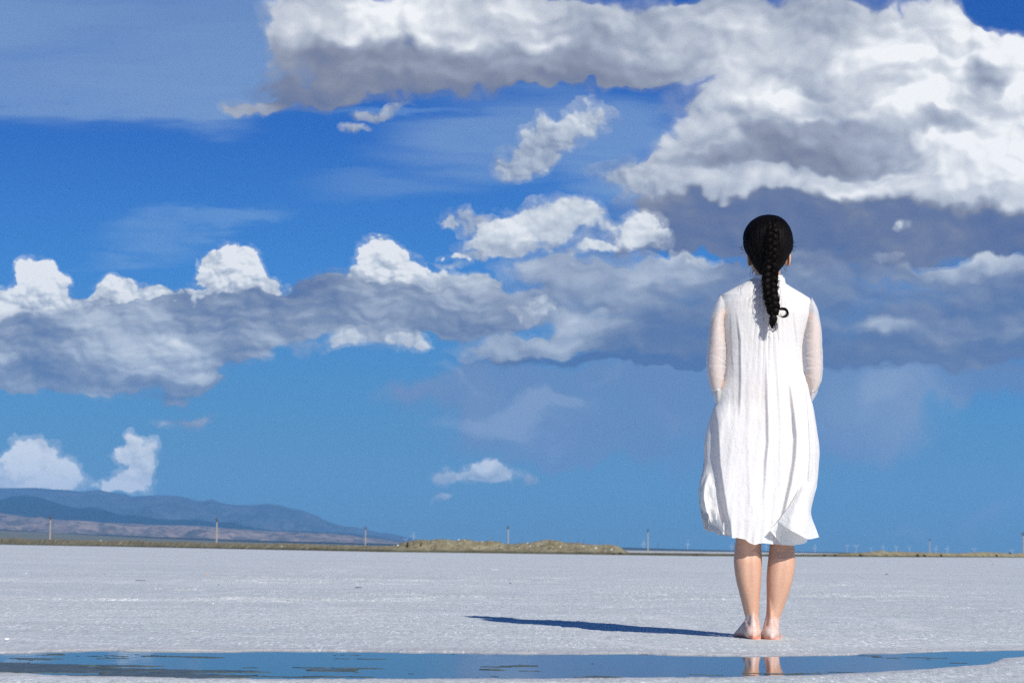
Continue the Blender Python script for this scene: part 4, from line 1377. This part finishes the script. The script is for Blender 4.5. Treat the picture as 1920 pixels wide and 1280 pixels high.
verts = []
hem_x = np.array([p[0] for p in hem_pts]); hem_y = np.array([p[1] for p in hem_pts])
for t in rows_t:
    # first guess of the column's place at the hem, to know how far it hangs
    lo, ro = np.interp(985, *zip(*Lpts)), np.interp(985, *zip(*Rpts))
    xh = (lo + ro) / 2 + (ro - lo) / 2 * ct
    hemp = np.interp(xh, hem_x, hem_y)
    front = st_ < 0
    hemp = np.where(front, np.interp(xh, hem_x, hem_y) * .25 + 1002 * .75, hemp)
    hemp = hemp + (fbm(th * 9, th * 0 + 3, 91, 3) - .5) * 3
    py = 521 + (hemp - 521) * (t * 0.9 + 0.1 * t * t)
    l = np.interp(py, *zip(*Lpts)); r = np.interp(py, *zip(*Rpts))
    c, a = (l + r) / 2, (r - l) / 2
    px = c + a * ct
    b, cyo = dress_depth(py)
    e = np.interp(py, [522, 600, 800], [2.0, 2.25, 2.1])
    s2 = np.sign(st_) * np.abs(st_) ** (2 / e)
    back = np.clip(st_ * 1.6, 0, 1) ** .5
    fold = fold_lines(px, py, back)
    # irregular hanging folds all round
    am = np.interp(py, [522, 600, 760, 1020], [.0006, .0022, .0060, .0110])
    nn = (fbm(px * 0.030 + 100 * (st_ < 0) + .004 * (py - 700), py * 0.0060, 81, 3, .5) - .5) * 2 * am * 1.2
    nn = nn + (fbm(px * 0.11 + 50 * (st_ < 0) + .9 * fbm(px * .02, py * .02, 7, 2), py * 0.016, 85, 3, .5) - .5) * am * .5
    nn = nn + (fbm(px * 0.22, py * 0.14, 88, 4, .6) - .5) * .0018
    # hem ripples, strongest at the left where the wind lifts it
    wl = np.clip((1372 - px) / 45.0, 0, 1)
    hr = (0.0015 + 0.026 * wl) * np.sin(px * 0.42 + py * .03) * sstep(t, 0.86, 1.0)
    dcam = b * s2 + fold + (nn + hr) * np.sign(st_ + .3)
    P3 = np.array([L(pxi, pyi, 0.0) for pxi, pyi in zip(px, py)])
    P3[:, 1] = cyo - dcam
    verts.append(P3)
Vd = np.concatenate(verts)
Fd = grid_faces(NR, NC, closed=True)
parts_d = [(Vd, Fd)]


def sheet(ctrl, nu=60, nv=50, crinkle=.0015, seed=0):
    """surface through rows of (px, py, metres towards the camera)"""
    ctrl = np.array(ctrl, float)
    R0, C0 = ctrl.shape[:2]
    tmp = np.array([resample(ctrl[i], np.ones(C0), nu)[0] for i in range(R0)])
    res = np.array([resample(tmp[:, j], np.ones(R0), nv)[0] for j in range(nu)]).transpose(1, 0, 2)
    out = []
    for i in range(nv):
        for j in range(nu):
            px, py, dc = res[i, j]
            w = (fbm(px * .11, py * .05, 95 + seed, 3) - .5) * crinkle * 4 + (fbm(px * .3, py * .2, 97 + seed, 2) - .5) * crinkle
            q = L(px, py, 0.0); q[1] = -(dc + w)
            out.append(q)
    return np.array(out), grid_faces(nv, nu)


# the corner of the skirt blown over at the right, showing its inside
flap = [
    [(1497, 908, .050), (1507, 900, .040), (1517, 894, .020), (1527, 889, -.005), (1536, 886, -.035)],
    [(1486, 930, .085), (1499, 921, .090), (1511, 915, .070), (1522, 913, .035), (1532.5, 911, -.015)],
    [(1472, 951, .110), (1487, 945, .125), (1502, 940, .112), (1514, 938, .070), (1524.5, 937, .005)],
    [(1459, 968, .118), (1477, 968, .150), (1494, 968, .142), (1508, 966, .100), (1519, 963, .025)],
    [(1453, 976.5, .120), (1473, 985, .165), (1492, 991, .160), (1508, 990, .110), (1527, 989, .035)],
    [(1452, 978.5, .120), (1470, 993, .168), (1488, 1002.5, .170), (1507.5, 1010.5, .118), (1533, 1006.5, .040)],
]
parts_d.append(sheet(flap, 70, 60))
inner = [
    [(1452, 977, .117), (1466, 985, .130), (1482, 993, .130), (1498, 1000, .112), (1509, 1004, .080)],
    [(1444, 987, .115), (1463, 996, .100), (1482, 1003, .112), (1499, 1008, .100), (1509, 1010, .082)],
    [(1437, 994.5, .118), (1457, 1004, .085), (1478, 1013, .098), (1496, 1015, .092), (1508, 1013, .084)],
    [(1438, 995.5, .116), (1461, 1019, .078), (1480, 1021, .090), (1495, 1020, .090), (1506, 1017, .086)],
]
parts_d.append(sheet(inner, 50, 30, seed=3))
# the lifted ruffle at the left, curling at its rim
ruff = [
    [(1326, 868, -.035), (1331, 874, -.005), (1336, 880, .012), (1343, 888, .020)],
    [(1314.5, 902, -.040), (1321, 905, .018), (1327, 908, .024), (1341, 914, .030)],
    [(1311.3, 924, -.040), (1318, 928, .030), (1326, 932, .022), (1343, 940, .036)],
    [(1314, 942, -.035), (1320, 947, .038), (1328, 952, .024), (1347, 966, .048)],
    [(1317, 953, -.025), (1323, 959.5, .042), (1332, 966, .018), (1352, 986, .055)],
    [(1322, 957, -.010), (1326, 962, .044), (1333, 979.5, .012), (1356, 999, .060)],
]
parts_d.append(sheet(ruff, 50, 60, crinkle=.0024, seed=6))
# slip worn beneath
slv = []
for k in range(60):
    pyk = 640 + (975 - 640) * k / 59
    l_, r_ = np.interp(pyk, *zip(*Lpts)) + 14, np.interp(pyk, *zip(*Rpts)) - 14
    for j in range(120):
        a = 2 * math.pi * j / 120
        bb = np.interp(pyk, [640, 740, 975], [.080, .082, .078])
        q = L((l_ + r_) / 2 + (r_ - l_) / 2 * math.cos(a), pyk)
        q[1] = .042 - bb * math.sin(a) * (1 + .03 * math.sin(a * 9 + pyk * .01))
        slv.append(q)
slip_parts = (np.array(slv), grid_faces(60, 120, closed=True))
# standing collar
col = []
for k, (pyc, rx, ry, oy) in enumerate([(527, .0640, .060, .014), (522, .0600, .058, .014), (517.5, .0585, .057, .014), (516.5, .0575, .056, .014), (518, .0560, .0545, .014), (524, .0560, .0545, .014)]):
    for j in range(96):
        a = 2 * math.pi * j / 96
        w = 1 + .012 * math.sin(a * 11) + .008 * math.sin(a * 27)
        base = L(1441.5, pyc, 0)
        col.append((base[0] + rx * w * math.cos(a), oy + ry * w * math.sin(a), base[2] + .0012 * math.sin(a * 9)))
collar_parts = (np.array(col), grid_faces(6, 96, closed=True))


def cloth(name, alpha, tint=(0.90, 0.893, 0.87)):
    m, T = material(name)
    wv = T.noise(T.v('MULTIPLY', T.tc, (900, 900, 60)), 1.0, 2.0)
    wh = T.noise(T.v('MULTIPLY', T.tc, (60, 60, 900)), 1.0, 2.0)
    weave = T.m('ADD', wv, wh)
    T.put(T.bs.inputs['Base Color'], T.mix(T.noise(T.tc, 7.0, 4.0), tuple(c * .965 for c in tint), tint))
    T.bs.inputs['Roughness'].default_value = 0.85
    T.bs.inputs['Specular IOR Level'].default_value = 0.15
    cr = T.m('MULTIPLY', T.noise(T.v('MULTIPLY', T.tc, (1, 1, .35)), 55.0, 5.0, .6, 0.3), 0.0022)
    cr = T.m('ADD', cr, T.m('MULTIPLY', T.noise(T.v('MULTIPLY', T.tc, (1, 1, .22)), 17.0, 4.0, .55, 0.6), 0.008))
    cr = T.m('ADD', cr, T.m('MULTIPLY', weave, 0.00025))
    bp = T.node('ShaderNodeBump'); bp.inputs['Strength'].default_value = 0.32; bp.inputs['Distance'].default_value = 1.0
    T.put(bp.inputs['Height'], cr); T.put(T.bs.inputs['Normal'], bp.outputs[0])
    tl = T.node('ShaderNodeBsdfTranslucent'); T.put(tl.inputs['Color'], (.86, .84, .82))
    T.put(tl.inputs['Normal'], bp.outputs[0])
    tr = T.node('ShaderNodeBsdfTransparent')
    m1 = T.node('ShaderNodeMixShader'); m1.inputs[0].default_value = 0.20
    T.l.new(T.bs.outputs[0], m1.inputs[1]); T.l.new(tl.outputs[0], m1.inputs[2])
    m2 = T.node('ShaderNodeMixShader'); m2.inputs[0].default_value = alpha
    T.l.new(m1.outputs[0], m2.inputs[1]); T.l.new(tr.outputs[0], m2.inputs[2])
    T.l.new(m2.outputs[0], T.out.inputs['Surface'])
    return m


m_dress = cloth('white_linen', 0.12)
m_sheer = cloth('sheer_white_cotton', 0.44)
m_col = cloth('doubled_linen', 0.0)


def joinnp(ps):
    V_, F_ = [], []; k = 0
    for v, f in ps:
        V_.append(np.asarray(v, float)); F_.append(np.asarray(f) + k); k += len(v)
    return np.concatenate(V_), np.concatenate(F_)


dress = mesh_obj('dress', *joinnp(parts_d), m_dress, root)
mesh_obj('collar', *collar_parts, m_col, dress)
m_slip = simple('pale_pink_slip', (0.86, 0.70, 0.70), 0.7, 0.2)
mesh_obj('slip', *slip_parts, m_slip, dress)


# sleeves
def sleeve(outer, inner, ypath, extra, sx):
    pys = np.linspace(outer[0][0], outer[-1][0], 26)
    o = np.interp(pys, *zip(*outer)); i_ = np.interp(pys, *zip(*inner))
    path = [L((a + b) / 2, p, 0) for a, b, p in zip(o, i_, pys)]
    rad = []
    for k, p in enumerate(pys):
        path[k][1] = np.interp(p, *zip(*ypath))
        rad.append((abs(o[k] - i_[k]) / 2 * PY / FPX, np.interp(p, [552, 560, 575, 600, 700, 740], [.012, .036, .050, .053, .046, .044])))
    for e, r in extra:
        path.append(e); rad.append(r)

    def fn(t, a):
        w = sstep(t, .10, .3)
        x = 1 + .055 * w * (fbm(np.array([math.cos(a) * 1.6 + 4 + t * 4]), np.array([math.sin(a) * 1.6 + t * 13.0]), 130 + sx, 3)[0] - .5) * 2
        # creases that run in from the inner side of the arm
        inn = max(0.0, math.cos(a - (math.pi * .5 if sx > 0 else -math.pi * .5)))
        for t0, am, wd, sl_ in ((.22, .035, .012, .03), (.31, .05, .010, -.03), (.39, .045, .012, .02), (.47, .06, .011, -.02), (.55, .06, .012, .035), (.62, .07, .010, .0), (.69, .06, .012, .02)):
            x -= am * math.exp(-((t - t0 - sl_ * math.sin(a)) / wd) ** 2) * (.25 + .75 * inn)
            x += am * .6 * math.exp(-((t - t0 - .02 - sl_ * math.sin(a)) / wd) ** 2) * (.25 + .75 * inn)
        return x
    rad = [(b_, a_) for a_, b_ in rad]
    v, f = tube(path, rad, 130, 48, ref=(1, 0, 0), caps=False, fn=fn)
    return mesh_obj('sleeve', v, f, m_sheer, dress)


sl_out_L = [(553, 1352), (557, 1348), (562, 1344.5), (568, 1341.5), (580, 1337), (600, 1331.5), (627, 1329), (655, 1326.5), (680, 1325), (705, 1327), (718, 1331), (728, 1335), (736, 1339)]
sl_in_L = [(553, 1353), (557, 1354.5), (562, 1357), (570, 1361), (580, 1361), (600, 1358), (627, 1359), (655, 1362), (680, 1362), (705, 1359), (718, 1356), (728, 1354), (736, 1356)]
sleeve(sl_out_L, sl_in_L, [(553, .02), (640, .004), (700, .008), (735, .03)],
       [(L(1352, 731, .085), (.036, .036)), (L(1364, 724, .13), (.034, .034)), (L(1376, 719, .16), (.031, .031)), (L(1380, 717, .17), (.027, .027))], 1)
sl_out_R = [(560, 1521.5), (564, 1525), (570, 1529), (580, 1533.5), (590, 1536), (620, 1541), (655, 1542.5), (690, 1544), (708, 1542), (722, 1537), (732, 1530), (738, 1526)]
sl_in_R = [(560, 1520.5), (564, 1518.5), (570, 1516), (578, 1512), (590, 1513), (620, 1508), (655, 1505), (690, 1507), (708, 1510), (722, 1514), (732, 1517), (738, 1518)]
sleeve(sl_out_R, sl_in_R, [(560, .02), (640, .004), (700, .008), (738, .03)],
       [(L(1517, 731, .085), (.036, .036)), (L(1503, 725, .12), (.034, .034)), (L(1493, 719, .16), (.031, .031)), (L(1487, 716, .175), (.027, .027))], -1)

# ------------------------------------------------------------------ hair
m_hair, T = material('black_hair')
st1 = T.noise(T.v('MULTIPLY', T.tc, (300, 300, 18)), 1.0, 4.0, .6)
T.put(T.bs.inputs['Base Color'], T.mix(T.step(st1, .4, .7), (0.0012, 0.0010, 0.0010), (0.0075, 0.0045, 0.0035)))
T.bs.inputs['Roughness'].default_value = 0.55
T.bs.inputs['Specular IOR Level'].default_value = 0.10
bp = T.node('ShaderNodeBump'); bp.inputs['Strength'].default_value = 0.6; bp.inputs['Distance'].default_value = 1.0
T.put(bp.inputs['Height'], T.m('MULTIPLY', st1, .0012)); T.put(T.bs.inputs['Normal'], bp.outputs[0])

cap_rows = [(402.8, 1433, 1449, .010, .020), (405, 1424, 1459, .012, .045), (409, 1416, 1466, .012, .064), (415, 1408, 1472.5, .010, .080), (424, 1400.8, 1479, .006, .097), (434.7, 1395.8, 1483.4, .003, .107), (446, 1394, 1485.6, .002, .111),
            (457, 1394.3, 1486.2, .000, .110), (467, 1396.4, 1485.2, -.003, .104), (474, 1399.5, 1482, -.008, .096), (485, 1405, 1475.5, -.014, .082), (496, 1410, 1469.5, -.020, .066), (507, 1416.5, 1461, -.026, .045), (514, 1422, 1455, -.030, .030), (519, 1428, 1449, -.034, .020)]
secs = []
for py, xl, xr, cy, ry in cap_rows:
    a = L(xl, py); b = L(xr, py)
    secs.append(((a[0] + b[0]) / 2, cy, a[2], (b[0] - a[0]) / 2, ry))


def cap_fn(v, t, a):
    v = np.array(v)
    # open at the face: pull the front back to the hairline
    if v[1] > .045 and v[2] < lz(432): v[1] = .045 + (v[1] - .045) * .1
    # combed locks
    k = 1 + .010 * math.sin(a * 38 + 6 * t) + .006 * math.sin(a * 71 + 3)
    cx = secs[7][0]
    v[0] = cx + (v[0] - cx) * k; v[1] = v[1] * k
    return v


v, f = loft(secs, n=90, seg=160, p=2.1, fn=cap_fn)
hair = mesh_obj('hair', v, f, m_hair, root)

# combed strands over the cap, gathered towards the braid
rs = np.random.RandomState(7)
sv = []
cx0 = secs[7][0]


def cap_point(a, py):
    pr = np.array(cap_rows); cy = np.interp(py, pr[:, 0], pr[:, 3]); ry = np.interp(py, pr[:, 0], pr[:, 4])
    xl, xr = np.interp(py, pr[:, 0], pr[:, 1]), np.interp(py, pr[:, 0], pr[:, 2])
    p = L((xl + xr) / 2 + (xr - xl) / 2 * math.cos(a), py)
    p[1] = cy + ry * math.sin(a)
    return p


for k in range(520):
    a0 = rs.uniform(-math.pi * 1.12, math.pi * 0.12); y0 = rs.uniform(406, 470)
    y1 = min(518, y0 + rs.uniform(25, 75))
    tgt = -math.pi / 2
    pts = []
    lift = rs.uniform(1.002, 1.012)
    for q in range(6):
        u = q / 5
        a = a0 + (tgt - a0) * (u ** 1.3) * rs.uniform(.48, .60)
        p = cap_point(a, y0 + (y1 - y0) * u)
        c = np.array([cx0, 0, p[2]])
        pts.append(c + (p - c) * lift)
    sv.append(tube(pts, [.0009, .0011, .0011, .0011, .0010, .0004], 14, 5, caps=False))
V_, F_ = join(sv)
mesh_obj('combed_strands', V_, F_, m_hair, hair)

# fly-away curls
sv = []
spots = [(1394, 458, -1), (1393, 463, -1), (1395, 468, -1), (1396, 472, -1), (1486, 458, 1), (1487, 462, 1), (1485, 466, 1), (1484, 470, 1), (1409, 500, -1), (1412, 505, -1), (1414, 510, -1), (1468, 498, 1), (1466, 505, 1), (1463, 510, 1),
         (1396, 452, -1), (1408, 494, -1), (1471, 491, 1), (1443, 403.5, 1), (1436, 403.5, -1)]
for (a, b, sx) in spots:
    for k in range(2):
        p = L(a + rs.uniform(-1, 1), b + rs.uniform(-2, 2)); p[1] = rs.uniform(-.04, .02)
        pts = [p]; ln = rs.uniform(.005, .010) * (1.6 if b > 490 else 1)
        ang = rs.uniform(-1.2, .3); cur = rs.uniform(-1.3, 1.3)
        for q in range(6):
            ang += cur * .45
            if b > 490: ang -= .25
            pts.append(pts[-1] + np.array([sx * math.cos(ang) * ln * .42, rs.uniform(-.001, .001), math.sin(ang) * ln * .42]))
        sv.append(tube(pts, [.00045] * 5 + [.0004, .0002], 20, 5, caps=False))
for pts in ([(1413, 505), (1403, 513), (1400, 522), (1404, 527)], [(1412, 508), (1405, 520), (1403, 531), (1397, 542)], [(1422, 540), (1414, 549), (1411, 558), (1414, 566)], [(1424, 536), (1419, 543), (1413, 552)], [(1470, 500), (1469, 510), (1466, 518)],
            [(1453, 540), (1456, 552), (1455, 572), (1459, 585)], [(1411, 500), (1409, 512), (1402, 519), (1401, 533)], [(1445, 618), (1450, 628), (1455, 645)]):
    q = []
    for a, b in pts:
        p = L(a, b); p[1] = -.09 if b < 520 else -.118; q.append(p)
    sv.append(tube(q, [.00045] * (len(q) - 1) + [.0002], 24, 5, caps=False))
V_, F_ = join(sv)
mesh_obj('loose_strands', V_, F_, m_hair, hair)

# braid: three strands plaited down the back
cpath = [(1441, 424, -.086, .35), (1441, 434, -.098, .7), (1441, 447, -.106, .9), (1441, 465, -.110, 1.0), (1441, 485, -.106, 1.0), (1440.5, 503, -.094, 1.0), (1439, 520, -.090, 1.05), (1437, 540, -.104, 1.18), (1437, 558, -.121, 1.15), (1438.5, 575, -.130, 1.02), (1441, 590, -.133, .84), (1442, 597, -.134, .6)]
cp, cw = resample([L(a, b, 0) * np.array([1, 0, 1]) + np.array([0, d, 0]) for a, b, d, w in cpath], [w for *_, w in cpath], 240)
sl = np.concatenate([[0], np.cumsum(np.linalg.norm(np.diff(cp, axis=0), axis=1))])
period = 0.083
braid_parts = []
for s in range(3):
    pts = []; rad = []
    for i in range(len(cp)):
        ph = 2 * math.pi * (sl[i] / period + s / 3.0)
        w = cw[i, 0] * (1 + .10 * math.sin(sl[i] * 95 + s * 2.1) + .05 * math.sin(sl[i] * 41))
        pts.append(cp[i] + np.array([.0145 * w * (1 + .12 * math.sin(sl[i] * 33 + 1)) * math.sin(ph) + .0010 * math.sin(sl[i] * 60), -.0085 * w * math.sin(2 * ph) - .004, 0]))
        rad.append((.0134 * w, .0105 * w))
    braid_parts.append(tube(pts, rad, 260, 14, ref=(0, 1, 0), fn=lambda t, a: 1 + .09 * math.sin(a * 5 + t * 40) + .07 * math.sin(a * 8 - t * 23)))
V_, F_ = join(braid_parts)
braid = mesh_obj('braid', V_, F_, m_hair, hair)
# hairs working loose from the plait
sb_ = []
for k in range(170):
    i0 = rs.randint(20, 215); ln = rs.randint(8, 26)
    ph = rs.uniform(0, 2 * math.pi); r0_ = rs.uniform(.95, 1.12)
    pts = []
    for q in range(6):
        i = min(len(cp) - 1, i0 + q * ln // 5); w = cw[i, 0]
        a = ph + q * rs.uniform(.1, .45)
        pts.append(cp[i] + np.array([.029 * w * math.cos(a) * r0_, -.016 * w * abs(math.sin(a)) * r0_ - .008, 0]))
    sb_.append(tube(pts, [.0007] * 5 + [.0002], 14, 4, caps=False))
V_, F_ = join(sb_)
mesh_obj('loose_plait_hairs', V_, F_, m_hair, braid)
# tie, tuft and curled end
def Lb(a, b, d):
    p = L(a, b); p[1] = d; return p
tl_ = [tube([Lb(1442, 596, -.134), Lb(1442, 604, -.136), Lb(1440, 612, -.134), Lb(1440, 622, -.131)], [(.010, .009), (.0145, .011), (.011, .008), (.003, .003)], 30, 18,
            fn=lambda t, a: 1 + .12 * math.sin(a * 6 + t * 5))]
for k in range(26):
    o1 = rs.uniform(-6, 7); 
    tl_.append(tube([Lb(1442 + o1 * .5, 597, -.138), Lb(1441 + o1, 606, -.141), Lb(1440 + o1 * 1.05 + rs.uniform(-1, 1), 613 + rs.uniform(-2, 2), -.139), Lb(1440 + o1 * .7 + rs.uniform(-3, 3), 620 + rs.uniform(-3, 5), -.135)],
                    [.0014, .0016, .0012, .0003], 16, 5, caps=False))
for k in range(16):
    r_ = 9.0 + rs.uniform(-2.8, 2.2); ox, oy = rs.uniform(-2, 2.2), rs.uniform(-1.8, 1.8); off = rs.uniform(-.008, .006); ph0 = rs.uniform(-.3, .3); el = rs.uniform(.8, 1.05)
    pts = [Lb(1445, 592 + rs.uniform(-3, 3), -.136 + off), Lb(1450, 587 + rs.uniform(-2, 2), -.140 + off)]
    nq = rs.randint(6, 10)
    for q in range(nq):
        a = math.radians(105 - q * 36) + ph0
        rq = r_ * (1 - .03 * q)
        pts.append(Lb(1459.5 + ox + rq * math.cos(a), 594.5 + oy - rq * el * math.sin(a), -.142 + off))
    tl_.append(tube(pts, [.0010] * (len(pts) - 1) + [.0003], 60, 5, caps=False))
V_, F_ = join(tl_)
mesh_obj('curled_end', V_, F_, m_hair, hair)

# eyes, brows and lips
m_eye = simple('eye_white', (0.75, 0.73, 0.70), 0.2, 0.5)
m_lip = simple('lip', (0.50, 0.17, 0.15), 0.45, 0.4)
for sx in (-1, 1):
    ex = hx + sx * .030
    v, f = loft([(ex, .106, lz(477) + d, w, w * .6) for d, w in ((-.0055, .004), (-.003, .010), (0, .013), (.003, .010), (.0055, .004))], n=10, seg=20)
    eye = mesh_obj('eye', v, f, m_eye, root)
    v, f = loft([(ex, .1125, lz(477) + d, w, w * .5) for d, w in ((-.005, .001), (-.003, .0045), (0, .0055), (.003, .0045), (.005, .001))], n=10, seg=16)
    mesh_obj('iris', v, f, m_hair, eye)
    v, f = tube([(ex - sx * .014, .112, lz(470)), (ex, .114, lz(468.3)), (ex + sx * .018, .104, lz(469.5))], [.0016, .0024, .0010], 12, 8)
    mesh_obj('eyebrow', v, f, m_hair, root)
v, f = tube([(hx - .023, .094, lz(504)), (hx - .008, .103, lz(502.8)), (hx, .104, lz(503.2)), (hx + .008, .103, lz(502.8)), (hx + .023, .094, lz(504))], [(.001, .001), (.005, .004), (.0055, .004), (.005, .004), (.001, .001)], 24, 10, ref=(0, 1, 0))
mesh_obj('lips', v, f, m_lip, root)
